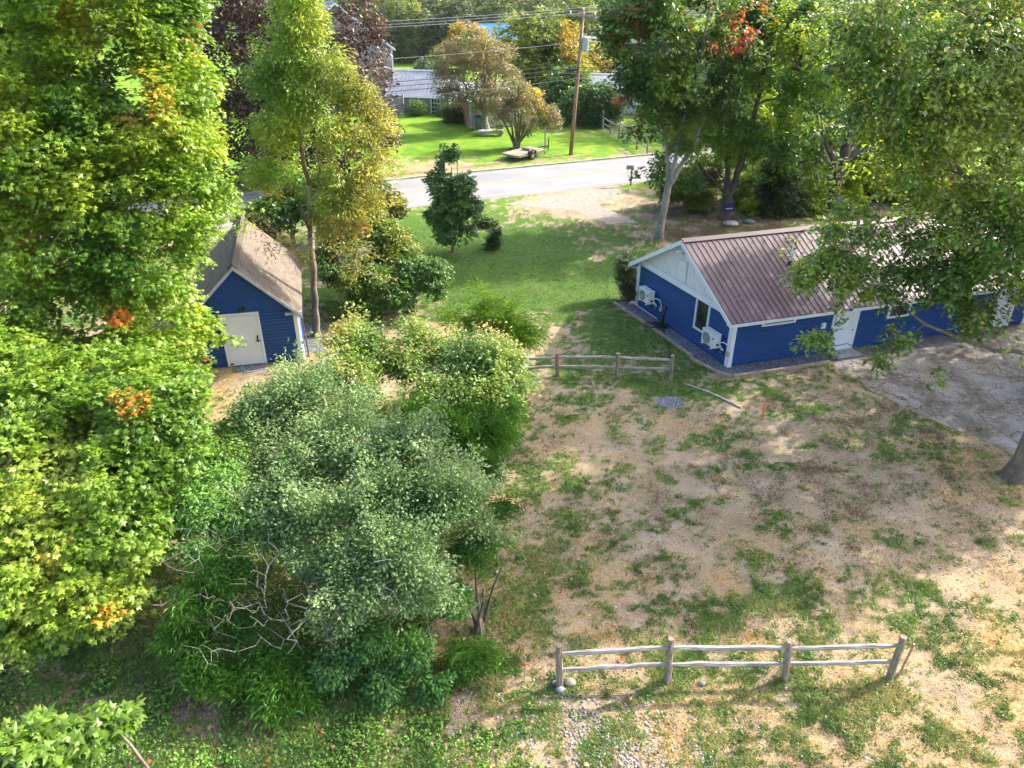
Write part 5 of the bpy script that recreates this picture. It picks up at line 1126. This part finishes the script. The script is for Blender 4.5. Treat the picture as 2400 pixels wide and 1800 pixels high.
shrub('sunlit bushes further right behind the roof, under the big leafy crown', [(2100,430,50,1.8),(2150,470,49,1.6),(2230,420,50,2.2),(2300,450,49,2)], YG, 900, 105, sz=.22)
# 13 right foreground tree
b = B(2372, 1120)
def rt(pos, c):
    c *= rs.uniform(.55, 1.45, (len(pos), 1)); k = rs.rand(len(pos)) < .14; c[k] = np.array([.34, .33, .07])*(1+rs.uniform(-.3, .3, (k.sum(), 1))); k = rs.rand(len(pos)) < .10; c[k] = np.array([.36, .38, .20])*(1+rs.uniform(-.3, .3, (k.sum(), 1))); return c  # random pale leaf colours stand in for highlights on the leaves
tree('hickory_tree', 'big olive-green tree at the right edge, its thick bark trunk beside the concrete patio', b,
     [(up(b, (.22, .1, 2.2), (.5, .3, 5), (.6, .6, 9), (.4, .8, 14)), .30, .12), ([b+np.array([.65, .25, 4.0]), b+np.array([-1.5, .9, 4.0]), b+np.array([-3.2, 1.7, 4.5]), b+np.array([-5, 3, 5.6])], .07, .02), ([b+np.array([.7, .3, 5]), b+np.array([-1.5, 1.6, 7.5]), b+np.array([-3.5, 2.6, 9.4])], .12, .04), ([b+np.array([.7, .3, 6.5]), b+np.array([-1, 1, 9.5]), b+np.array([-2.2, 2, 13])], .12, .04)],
     [LB(*q) for q in [(2000,60,22,1.15),(2120,20,22,1.6),(2260,20,22,1.8),(2390,30,22,1.8),(2050,160,22,1.1),(2170,150,21.5,1.6),(2320,150,21.5,1.8),(2010,270,22,.8),(2110,280,21.5,1.2),(2240,280,21,1.5),(2380,280,21,1.7),(2030,390,21.8,.9),(2140,400,21.3,1.1),(2260,410,21,1.3),(2390,420,20.5,1.5),(2000,480,21.8,.8,.5),(2090,510,21.5,.9,.6),(2200,530,21,1.1,.6),(2320,540,20.5,1.3),(1950,600,21.5,.5,.5),(2020,620,21.3,.6,.5),(2110,640,21,.65,.5),(2220,640,20.6,.8,.5),(2330,660,20.3,1.0),(1930,790,20,.45,.5),(2000,800,20,.45,.5),(2090,780,19.8,.55,.45),(2180,790,19.5,.5,.5),(2200,870,19.3,.28),(2280,770,19.2,.7,.5),(2370,760,19,.8,.6),(2420,700,19,1.1),(1960,540,21.6,.6,.6),(1930,470,22,.5,.6),(1980,660,21,.6,.5),(2080,700,20.5,.7,.5),(2150,590,21,.8,.6),(2050,560,21.3,.7,.6),(1900,620,21.3,.35,.5),(2250,640,20.5,.9,.6),(2300,720,20,.8,.6),(2180,720,20,.6,.5),(1900,800,20.3,.3,.5),(1960,840,19.8,.3,.5),(2060,830,19.8,.3,.5),(2350,600,20,1.1),(1900,400,22.5,.5),(1950,620,21.5,.7,.6),(1990,735,20.5,.6,.5),(2090,760,20.2,.6,.5),(2200,775,19.8,.65,.5),(2310,775,19.4,.8,.6),(1960,815,19.8,.45,.5),(2060,855,19.4,.35,.7),(1875,640,21.4,.45,.5),(2130,660,20.8,.7,.5),(2230,700,20.3,.7,.5),(1960,750,20.2,.4,.5),(2020,765,20,.4,.5),(1990,815,19.9,.3,.5),(2130,800,19.7,.4,.5),(2250,805,19.4,.45,.5),(2330,820,19.2,.45,.5),(2060,700,20.6,.5,.5),(2400,800,19,.6,.5),(2290,740,19.6,.6,.5),(1850,590,21.5,.3,.5),(1880,660,21.2,.3,.5),(1920,300,22.5,.5),(1960,150,22.5,.7),(2500,200,21,2),(2500,500,20,2),(2480,30,22,2)]]+[(18,20.5,8,2,.8),(19.5,22.5,10,2.2,.8),(17.5,22,12,2.2,.8),(20,20.5,6,1.6,.8),(20.5,24,8,2,.8),(19,25,12,2.2,.8),(16.5,19.5,14,1.8,.8)],  # trailing off-frame lobes are added to the crown to shade the yard
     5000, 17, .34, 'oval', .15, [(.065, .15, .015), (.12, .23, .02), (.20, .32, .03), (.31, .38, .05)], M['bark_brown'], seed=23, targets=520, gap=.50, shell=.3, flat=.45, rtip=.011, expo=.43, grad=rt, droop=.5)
b = np.array([19.5, 33.5, 0])  # added tree, hidden by the hickory crown: its canopy shades the yard
tree('hickory_tree', 'added olive tree behind the far end of the maroon roof, shading the yard', b, [(up(b, (-.3, -.4, 4), (-1, -1.5, 8), (-1.5, -2.5, 12)), .3, .08)],
     [(14, 28.5, 9.5, 1.8, .8), (16, 29.5, 11.5, 1.9, .8), (17.5, 28, 9.5, 1.8, .8), (17.5, 31, 9, 2, .8), (20, 29, 11, 2, .8), (20, 32, 12, 2.2, .8), (15.5, 31.5, 12, 1.7, .8), (18, 30, 13.5, 1.8, .8), (13, 30, 12, 1.5, .8), (22.5, 31, 9, 1.8, .8)],
     1300, 20, .42, 'oval', .17, [(.07, .15, .02), (.12, .22, .028), (.19, .30, .04), (.28, .36, .07)], M['bark_brown'], group='trees behind the house', seed=24, targets=160, gap=.40, shell=.45, rtip=.014)
# unseen trees added outside the frame at right to throw the yard's big shadow
for (x, y, h, r, sd) in ((27, 26, 15, 4.5, 111), (35, 31, 15, 5, 112)):
    hedge_tree('unseen leafy tree added for shade beyond the right side of the yard' if sd == 111 else 'second unseen leafy tree added for shade further beyond the right side of the yard', x, y, h, r, MID, sd, group='trees right of the yard', n=900)
# small dark maple on the lawn
b = B(1062, 590)
tree('young_maple', 'small dark green upright tree standing on the lawn before the road', b,
     [(up(b, (0, 0, 2), (.1, 0, 4.6)), .09, .02), ([b+np.array([0, 0, .5]), b+np.array([.3, 0, 3]), b+np.array([.45, 0, 5.2])], .05, .015)],
     [LB(*q) for q in [(1040,375,39.5,.45,1.3),(1072,360,39.5,.35,1.5),(1030,430,39.3,.75),(1080,430,39.3,.7),(1050,490,39.2,1.0),(1095,480,39.2,.75),(1020,500,39.2,.6),(1060,545,39,.9),(1090,545,39,.6)]],
     700, 24, .28, 'oval', .17, [(.04, .11, .02), (.07, .16, .03), (.12, .23, .04)], M['bark_brown'], seed=25, targets=90, gap=.36, shell=.35, flat=.35, rtip=.008)
shrub('small round bush on the lawn right of the young dark tree', [(1160,565,40,.42),(1162,545,40,.32),(1150,578,40,.35)], DG, 130, 106, sz=.12, sp=.2, group=None, name='lawn_bush', targets=25)
shrub('feathery low plant beside the young dark tree near the road', [(1125,515,44,.45,.5),(1150,520,44,.4,.5)], [(.07,.13,.02),(.12,.19,.03)], 120, 107, sz=.12, sp=.2, group=None, name='lawn_bush', targets=20)
shrub('dark fine-leaved bush against the left end of the blue gable wall', [(1475,650,32.8,.55,1.1),(1470,620,33,.5),(1480,680,32.6,.5),(1500,640,33.2,.45)], [(.025,.06,.02),(.045,.09,.025),(.07,.12,.03)], 520, 108, T='slim', sz=.12, sp=.22, group=None, name='juniper_bush', gap=.25)
# shrub mass centre-left
CL = 'shrubs between the slender tree and the lawn'
shrub('broad olive shrub behind the slender trunk, left of the lawn', [(850,520,34,1.1),(900,560,33.5,1.1),(830,600,32.5,1.1),(800,540,33.5,1.0),(940,590,33,.9),(880,630,32.3,1.0)], [(.08,.14,.02),(.13,.20,.03),(.20,.27,.04),(.30,.31,.05)], 1500, 121, sz=.14, sp=.35, group=CL, targets=160)
shrub('dark green rounded end of the shrub mass beside the lawn', [(960,640,31.8,.9),(1010,640,31.8,.75),(930,680,31,.8),(1030,670,31.2,.55),(870,690,31,.8)], [(.035,.095,.014),(.065,.15,.02),(.11,.22,.03)], 1200, 122, sz=.14, sp=.3, group=CL, T='oval')
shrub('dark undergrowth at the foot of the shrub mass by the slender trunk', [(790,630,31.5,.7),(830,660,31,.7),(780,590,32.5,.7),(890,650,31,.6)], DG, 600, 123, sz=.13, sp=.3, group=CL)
shrub('leafy shrub by the road behind the shed ridge', [(640,500,41,1.3),(700,470,42,1.4),(600,520,40,1.0),(760,480,41,1.2)], DG, 700, 124, sz=.2, sp=.4, group=CL)
shrub('olive shrub at the verge left of the small dark tree', [(860,450,40,1.1),(910,480,39,.8),(830,480,38.5,1.0)], [(.07,.12,.02),(.13,.18,.03),(.24,.24,.04)], 600, 125, sz=.18, sp=.35, group=CL)
# 14 foreground bushes
def gr(pos, c): return c
WIL = [(.08, .16, .045), (.13, .225, .07), (.19, .29, .10), (.27, .36, .15)]
b0_ = G(800, 1560)
e = empty('willow_bush', b0_, 'large grey-green willow bush with bare grey twigs in the foreground', 'bush')
lob = [LB(*q) for q in [(700,930,17.0,.8),(610,1000,16.4,.8),(810,950,16.6,.85),(560,1090,15.4,.7),(700,1050,15.6,.95),(850,1050,15.4,.95),(980,1050,15.2,.8),(1060,1140,14.6,.7),(620,1160,14.2,.6),(720,1170,13.9,.9),(870,1170,13.8,.95),(1000,1170,14,.8),(1110,1220,14.2,.5),(640,1250,13.2,.4),(770,1270,12.8,.85),(910,1270,12.8,.85),(1040,1270,13.2,.55),(730,1370,12.2,.35),(820,1370,12.0,.75),(950,1370,12.0,.65),(1030,1360,12.6,.35),(800,1460,11.5,.5),(900,1460,11.5,.5),(990,1450,11.8,.35),(860,1540,11.1,.35),(1140,1250,14.0,.25),(730,1450,11.7,.35)]]
P, O = sample_lobes(lob, 2300, 6, .15, .515, 1.5)
q = rs.choice(len(P), 190); dS = nrm(O[q]+np.array([0, 0, .8])+rs.normal(0, .35, (190, 3)))
P = np.concatenate([P]+[P[q]+dS*f for f in (.25, .45, .65)]); O = np.concatenate([O]+[dS]*3)
stems = [([b0_+np.array([rs.uniform(-.3, .3), rs.uniform(0, .8), -.1]), b0_+np.array([dx*.4, .6+dy*.4, 1.6]), b0_+np.array([dx*.9, dy+.7, 2.7])], .045, .010) for dx, dy in ((-1.6, 1.5), (-.6, 2.6), (.6, 2.0), (1.8, 2.2), (0, .4), (-1.7, .4))]
sel = rs.choice(len(P), min(900, len(P)), replace=False)
skeleton(stems, P[sel], None, M['twig'], 'branches', e, rtip=.006, expo=.42, jitter=.10, step=.3, sides=5)
# bare dead twigs reaching out low and to the left
tw = []
for (px, py, Y, rr, n) in ((500,1290,12.9,.65,80), (440,1240,13.3,.4,30), (560,1400,12.2,.6,90), (500,1500,11.6,.4,26), (640,1480,11.8,.45,26), (900,1330,12.6,.6,110), (1010,1350,12.9,.45,70), (780,1400,12,.5,50), (1080,1400,12.8,.4,18), (430,1380,12.3,.3,14), (900,1200,14.1,.5,30), (470,1560,11.2,.3,10)):
    c = at(px, py, Y-.45); tw.append(c+rs.normal(0, 1, (n, 3))*rr*np.array([1, .8, .6]))
tw = np.concatenate(tw); tw = tw[tw[:, 2] > .2]
skeleton([([b0_+np.array([-.3, .5, .5]), b0_+np.array([-.5, .7, 2.2])], .05, .03), ([b0_+np.array([.4, .5, .4]), b0_+np.array([.6, .8, 2.2])], .05, .03)], tw, None, M['bark_grey'], 'dead_twigs', e, rtip=.0040, expo=.42, jitter=.02, step=.28, sides=4, rise=.1)
foliage(P, O, 33, .34, 'oval', .086, WIL, e, seed=3, droop=-.3, up=.6, flat=.9, jit=.28, pscale=.9, accents=[(at(700, 1350, 12.8), .6, (.30, .27, .07), .15), (at(880, 1180, 14.2), .9, (.13, .22, .05), .3)])
shrub('yellow and orange tipped bush in the middle of the yard, left of the rail fence', [(900,840,20.5,1.0),(990,830,20.8,1.0),(1080,830,20.8,.95),(1160,850,20.6,.7),(850,880,19.8,.9),(950,910,19.6,1.1),(1060,920,19.6,1.0),(1150,930,19.5,.7),(820,800,21.5,.5),(1200,900,20.3,.35),(1000,790,21.5,.5),(1110,780,21.5,.5)],
      [(.10,.19,.03),(.16,.26,.04),(.23,.33,.055),(.31,.37,.08),(.42,.33,.11)], 1500, 131, name='berry_bush', T='oval', sz=.13, per=20, sp=.40, group='foreground bushes', targets=420, rtip=.005, bk='twig', gap=.43, flat=.8, droop=-.1, shoots=110, shlen=.6)
shrub('tall arching bright green sucker plant behind the yellow-tipped bush', [(1150,745,24,.5),(1190,760,24,.55),(1200,800,23.6,.5),(1110,760,24,.4),(1060,735,24.2,.25),(1140,720,24.3,.3),(1230,790,23.6,.35)], [(.09,.20,.02),(.16,.29,.03),(.24,.36,.06)], 330, 132, name='sumac_plant', T='pinnate', sz=.5, per=3, sp=.3, group='foreground bushes', shoots=30, shlen=.7, gap=.3, targets=50)
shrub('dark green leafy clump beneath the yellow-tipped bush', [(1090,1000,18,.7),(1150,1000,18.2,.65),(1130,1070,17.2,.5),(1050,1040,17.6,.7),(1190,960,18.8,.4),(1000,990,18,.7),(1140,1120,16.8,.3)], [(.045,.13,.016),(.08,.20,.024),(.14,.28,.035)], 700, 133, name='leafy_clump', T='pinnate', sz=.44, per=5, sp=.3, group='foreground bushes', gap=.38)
SUM = [(.04,.13,.022),(.07,.19,.03),(.12,.27,.04),(.18,.34,.06)]
def clump(label, lobes, n, seed, cols=SUM, T='pinnate', sz=.46, per=5, sp=.3, gap=.36): return shrub(label, lobes, cols, n, seed, name='leafy_clump', T=T, sz=sz, per=per, sp=sp, group='leafy plants under the willow bush', gap=gap, targets=60)
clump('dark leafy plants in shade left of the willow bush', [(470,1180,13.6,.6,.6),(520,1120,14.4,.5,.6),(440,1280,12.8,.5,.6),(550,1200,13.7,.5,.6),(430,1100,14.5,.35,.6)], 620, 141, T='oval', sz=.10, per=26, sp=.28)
clump('dark compound-leaved plants at the lower left foot of the willow bush', [(480,1400,11.9,.55,.6),(430,1480,11.5,.4,.6),(560,1480,11.5,.5,.6),(520,1330,12.3,.5,.6)], 330, 142, sz=.42)
clump('bright compound-leaved plants in front of the willow bush', [(520,1580,10.8,.4,.6),(620,1570,10.9,.45,.6),(700,1600,10.8,.4,.6),(470,1550,10.9,.35,.6),(640,1650,10.3,.3,.6)], 330, 143, sz=.42, cols=[(.04,.13,.02),(.07,.20,.025),(.12,.28,.04)])
clump('round-leaved green plants below the middle of the willow bush', [(780,1560,11,.35,.6),(860,1500,11.5,.4,.6),(960,1520,11.5,.4,.6),(1060,1400,12.6,.35,.6),(1020,1600,11,.3,.6),(900,1600,10.9,.3,.6)], 520, 144, T='oval', sz=.11, per=22, sp=.25, cols=[(.03,.11,.016),(.06,.18,.022),(.11,.26,.035)])
clump('ferny plants at the right foot of the willow bush', [(1080,1540,11.6,.3,.5),(1130,1530,11.6,.28,.5),(1100,1290,13.4,.4,.5),(1180,1190,14.6,.3,.5)], 200, 145, sz=.36)
clump('bright sunlit weeds between the maple and the willow bush', [(520,1060,15.2,.5,.5),(560,1000,16.2,.5,.5),(480,1010,16,.4,.5),(600,940,17.3,.4,.5)], 520, 146, T='oval', sz=.10, per=24, sp=.28, cols=[(.10,.21,.02),(.17,.30,.03),(.26,.38,.05)])

# ================================================================== GROUND COVER (nobody could count these)
def excl(x, y):
    k = inpoly(x, y, house_poly) | inpoly(x, y, shed_poly) | inpoly(x, y, [p[:2] for p in bed_poly])
    st, sn = road_st(x, y); k |= (sn > -3.8) & (sn < 3.7)
    for c, a_, b_ in ((c0, .62, .38), (c1, .5, .42)): k |= ((x-c[0])/a_)**2+((y-c[1])/b_)**2 < 1
    return k
def scatter(n, region, fn, power=1.0):
    """n candidates in a view-shaped region, density falling with distance"""
    x0, x1, y0, y1 = region; u = rs.rand(n); y = (y0**(1-power)+u*(y1**(1-power)-y0**(1-power)))**(1/(1-power)) if power != 1 else y0*(y1/y0)**u
    half = .80*(y+3)+1; x = rs.uniform(-1, 1, n)*half; k = (x > x0) & (x < x1); x, y = x[k], y[k]
    w = fn(x, y); k = (rs.rand(len(x)) < w) & ~excl(x, y); return x[k], y[k]
def blades(name, x, y, length, width, cols, lie, label, cat, pscale=1.2, seed=0):
    n = len(x); z = terrain(x, y); L0 = length*rs.uniform(.5, 1.4, n); a = rs.uniform(0, 6.283, n)
    tilt = np.clip(rs.normal(lie, .25, n), .05, 1.5)
    d = np.stack([np.cos(a)*np.sin(tilt), np.sin(a)*np.sin(tilt), np.cos(tilt)], -1); s = np.stack([-np.sin(a+rs.normal(0, .5, n)), np.cos(a), 0*a], -1)
    p = np.stack([x, y, z+.004+(.012*rs.rand(n) if lie > 1.2 else 0)], -1); w = width*rs.uniform(.6, 1.4, n)
    V = np.stack([p-s*w[:, None], p+s*w[:, None], p+d*L0[:, None]], 1).reshape(-1, 3)
    V[2::3, 2] = np.maximum(V[2::3, 2], z+.008)
    c = palette(p, cols, pscale, seed, .3); o = arrmesh(name, V, np.arange(3*n).reshape(-1, 3), M['blade'], None, np.repeat(c, 3, 0)); return tag(o, label, cat, kind='stuff')
inslab = lambda x, y: inpoly(x, y, [p[:2] for p in slab_poly])
gcol = [(.055, .12, .018), (.085, .165, .025), (.13, .22, .035), (.22, .29, .07), (.32, .31, .13)]
# tufts: centres thresholded by cover, blades bunched round them
x, y = scatter(210000, (-22, 26, 8, 44), lambda x, y: (cover_n(x, y)[:, 0]**1.8)*(1-.93*inslab(x, y)), 1.7)
k = 9; xx = np.repeat(x, k)+rs.normal(0, .035, len(x)*k); yy = np.repeat(y, k)+rs.normal(0, .035, len(x)*k)
blades('grass', xx, yy, .095, .0065, gcol, .75, 'short patchy green grass over the yard and lawn', 'grass')
x, y = scatter(170000, (-22, 30, 8, 40), lambda x, y: np.clip(cover_n(x, y)[:, 1]*.85+.07, 0, 1)*(y < 40)*(1-.9*inslab(x, y)), 1.8)
xx = np.repeat(x, 2)+rs.normal(0, .04, len(x)*2); yy = np.repeat(y, 2)+rs.normal(0, .04, len(x)*2)
blades('dry_straw', xx, yy, .15, .0045, [(.30, .17, .07), (.50, .34, .15), (.66, .48, .25), (.60, .34, .10)], 1.5, 'dry golden straw and mown stalks scattered on the sandy yard', 'straw')
# low broad-leaved weeds
def flat_leaves(name, x, y, sz, cols, T, label, cat, z0=.03, zr=.05, tiltv=.45, seed=0, jit=.3):
    n = len(x); pos = np.stack([x, y, terrain(x, y)+z0+zr*rs.rand(n)], -1); nor = nrm(np.array([0, 0, 1.])+rs.normal(0, tiltv, (n, 3)))
    o = leaves(pos, nor, rs.normal(size=(n, 3))*np.array([1, 1, .2]), sz*rs.uniform(.6, 1.4, n), palette(pos, cols, 1.1, seed, jit), T, name, M['leaf'], None); return tag(o, label, cat, kind='stuff')
lefty = lambda x, y: sstep(1.2, -.6, x-(y-9)*-.15)*sstep(21, 17, y)
x, y = scatter(120000, (-14, 3, 7.5, 21), lambda x, y: lefty(x, y)*np.clip(cover_n(x, y)[:, 0]*1.1-.1, 0, 1), 1.5)
flat_leaves('ground_cover_weeds', x, y, .075, [(.06, .16, .02), (.11, .25, .03), (.17, .34, .045), (.25, .42, .07)], 'oval', 'low leafy green weeds covering the ground in the lower left', 'weeds', .02, .12, .5)
x, y = scatter(22000, (-12, 26, 8, 40), lambda x, y: (cover_n(x, y)[:, 0] > .35)*.5*(1-inslab(x, y)), 1.6)
k = 5; xx = np.repeat(x, k)+rs.normal(0, .05, len(x)*k); yy = np.repeat(y, k)+rs.normal(0, .05, len(x)*k)
flat_leaves('broadleaf_weeds', xx, yy, .075, [(.04, .11, .015), (.07, .17, .022), (.11, .23, .03)], 'oval', 'small rosettes of broad weeds dotted through the patchy grass', 'weeds', .02, .03, .4)
# fallen leaves
def litter(x, y):
    c = cover_n(x, y)[:, 2]; return np.clip(.16+.9*c+.35*(x > 9)*(y > 14)+.2*inslab(x, y), 0, 1)*(x > -2)
x, y = scatter(80000, (-2, 30, 8, 48), litter, 1.6)
flat_leaves('fallen_leaves', x, y, .066, [(.055, .035, .02), (.12, .075, .04), (.26, .18, .10), (.50, .42, .33)], 'lance', 'brown and pale fallen leaves scattered over the right side of the yard', 'fallen leaves', .008, .012, .45, jit=.4)
x, y = scatter(2600, (-14, 3, 8, 30), lambda x, y: .5+0*x, 1.3)
flat_leaves('fallen_leaves', x, y, .10, [(.5, .2, .06), (.42, .3, .2), (.3, .16, .08), (.45, .32, .26)], 'maple', 'pinkish fallen maple leaves among the left-hand weeds', 'fallen leaves', .05, .08, .5)
# leaves lying on the maroon roof
n = 650; a_ = rs.uniform(0, LEN, n); q_ = rs.rand(n)**1.2; bb_ = WW/2-(WW/2+OE)*q_
pos = np.array([hp(A_, B_, RZ-SLP*(WW/2+OE)*Q_+.088) for A_, B_, Q_ in zip(a_, bb_, q_)]); rn = nrm(np.cross(n_s, L3)); rn = rn if rn[2] > 0 else -rn
o = leaves(pos, nrm(rn+rs.normal(0, .2, (n, 3))), rs.normal(size=(n, 3)), rs.uniform(.05, .10, n), palette(pos, [(.10, .05, .03), (.22, .10, .05), (.42, .26, .14)], .8, 2, .3), 'oval', 'fallen_leaves', M['leaf'], None); tag(o, 'brown fallen leaves speckling the maroon metal roof', 'fallen leaves', kind='stuff')
# pebbles along the bottom edge
t = (1+5**.5)/2; IV = np.array([(-1, t, 0), (1, t, 0), (-1, -t, 0), (1, -t, 0), (0, -1, t), (0, 1, t), (0, -1, -t), (0, 1, -t), (t, 0, -1), (t, 0, 1), (-t, 0, -1), (-t, 0, 1)])/1.9
IF = np.array([(0, 11, 5), (0, 5, 1), (0, 1, 7), (0, 7, 10), (0, 10, 11), (1, 5, 9), (5, 11, 4), (11, 10, 2), (10, 7, 6), (7, 1, 8), (3, 9, 4), (3, 4, 2), (3, 2, 6), (3, 6, 8), (3, 8, 9), (4, 9, 5), (2, 4, 11), (6, 2, 10), (8, 6, 7), (9, 8, 1)])
def pebw(x, y):
    cs = [(1400, 1740, .75, 1.), (1500, 1690, .6, .8), (1340, 1700, .6, .8), (1450, 1800, .9, 1.), (1120, 1640, .5, .3), (1240, 1720, .5, .5), (1600, 1760, .8, .35), (1050, 1700, .6, .2)]
    w = 0*x
    for px, py, r, s in cs: c = G(px, py); w = np.maximum(w, s*np.exp(-((x-c[0])**2+(y-c[1])**2)/r**2))
    return np.clip(w*(.4+1.2*fbm(np.stack([x*2, y*2, 0*x], -1), 8, 3))+.012, 0, 1)
x, y = scatter(46000, (-6, 8, 7.3, 12), pebw, 1.2); n = len(x)
sc = rs.uniform(.012, .034, n)[:, None]*rs.uniform(.6, 1.4, (n, 3))*np.array([1, 1, .6]); a_ = rs.uniform(0, 6.28, n); V = IV[None]*sc[:, None]*(1+rs.uniform(-.15, .15, (n, 12, 1)))
ca, sa = np.cos(a_)[:, None], np.sin(a_)[:, None]; V = np.stack([V[..., 0]*ca-V[..., 1]*sa+x[:, None], V[..., 0]*sa+V[..., 1]*ca+y[:, None], V[..., 2]+sc[:, 2:3]*.6], -1)
pc = np.array([(.24, .24, .25), (.16, .17, .20), (.34, .33, .31), (.22, .20, .18), (.42, .41, .40)])[rs.randint(0, 5, n)]*(1+rs.uniform(-.25, .2, (n, 1)))
o = arrmesh('gravel', V.reshape(-1, 3), (IF[None]+(np.arange(n)*12)[:, None, None]).reshape(-1, 3), M['tinted'], None, np.repeat(pc, 12, 0), smooth=True); tag(o, 'grey pebbles and gravel showing through the dirt at the bottom edge', 'gravel', kind='stuff')

# ================================================================== HAZE
hm_ = MB(); hm_.box((-1520, -60, -8), (3040, 0, 0), (0, 1880, 0), (0, 0, 62)); hz = bpy.data.materials.new('haze'); hz.use_nodes = True
_n = hz.node_tree; _n.nodes.clear(); _o = _n.nodes.new('ShaderNodeOutputMaterial'); _v = _n.nodes.new('ShaderNodeVolumePrincipled'); _v.inputs['Density'].default_value = .00008; _v.inputs['Color'].default_value = (.85, .93, 1, 1); _v.inputs['Anisotropy'].default_value = .0
_n.links.new(_v.outputs[0], _o.inputs['Volume']); tag(hm_.build('haze', hz), 'thin pale air haze fading the far woods', 'haze', kind='stuff')
# ================================================================== LIGHT
SUN_EL, SUN_AZ = R(33), math.atan2(.90, .44)      # azimuth clockwise from +Y
w = bpy.data.worlds.new('World'); scene.world = w; w.use_nodes = True
nt = w.node_tree; bg = nt.nodes['Background']; sky = nt.nodes.new('ShaderNodeTexSky'); sky.sky_type = 'NISHITA'; sky.sun_disc = False
sky.sun_elevation = SUN_EL; sky.sun_rotation = SUN_AZ; sky.air_density = .8; sky.dust_density = 4.0; sky.ozone_density = .5
nt.links.new(sky.outputs[0], bg.inputs[0]); bg.inputs[1].default_value = .15
ld = bpy.data.lights.new('sun', 'SUN'); ld.energy = 2.5; ld.angle = R(.5); ld.color = (1, .93, .80)
lo = bpy.data.objects.new('sun', ld); COL.objects.link(lo)
sd = Vector((math.sin(SUN_AZ)*math.cos(SUN_EL), math.cos(SUN_AZ)*math.cos(SUN_EL), math.sin(SUN_EL)))
lo.rotation_euler = sd.to_track_quat('Z', 'Y').to_euler(); lo.location = (30, 20, 40)
vs = scene.view_settings; vs.view_transform = 'Standard'; vs.look = 'None'; vs.gamma = 1; vs.exposure = 2.0
cy = scene.cycles; cy.max_bounces = 7; cy.diffuse_bounces = 3; cy.glossy_bounces = 2; cy.transmission_bounces = 4; cy.transparent_max_bounces = 4; cy.caustics_reflective = False; cy.caustics_refractive = False
cy.use_denoising = True; cy.sample_clamp_indirect = 6
try: scene.render.engine = 'CYCLES'; cy.use_adaptive_sampling = True; cy.adaptive_threshold = .006
except Exception: pass
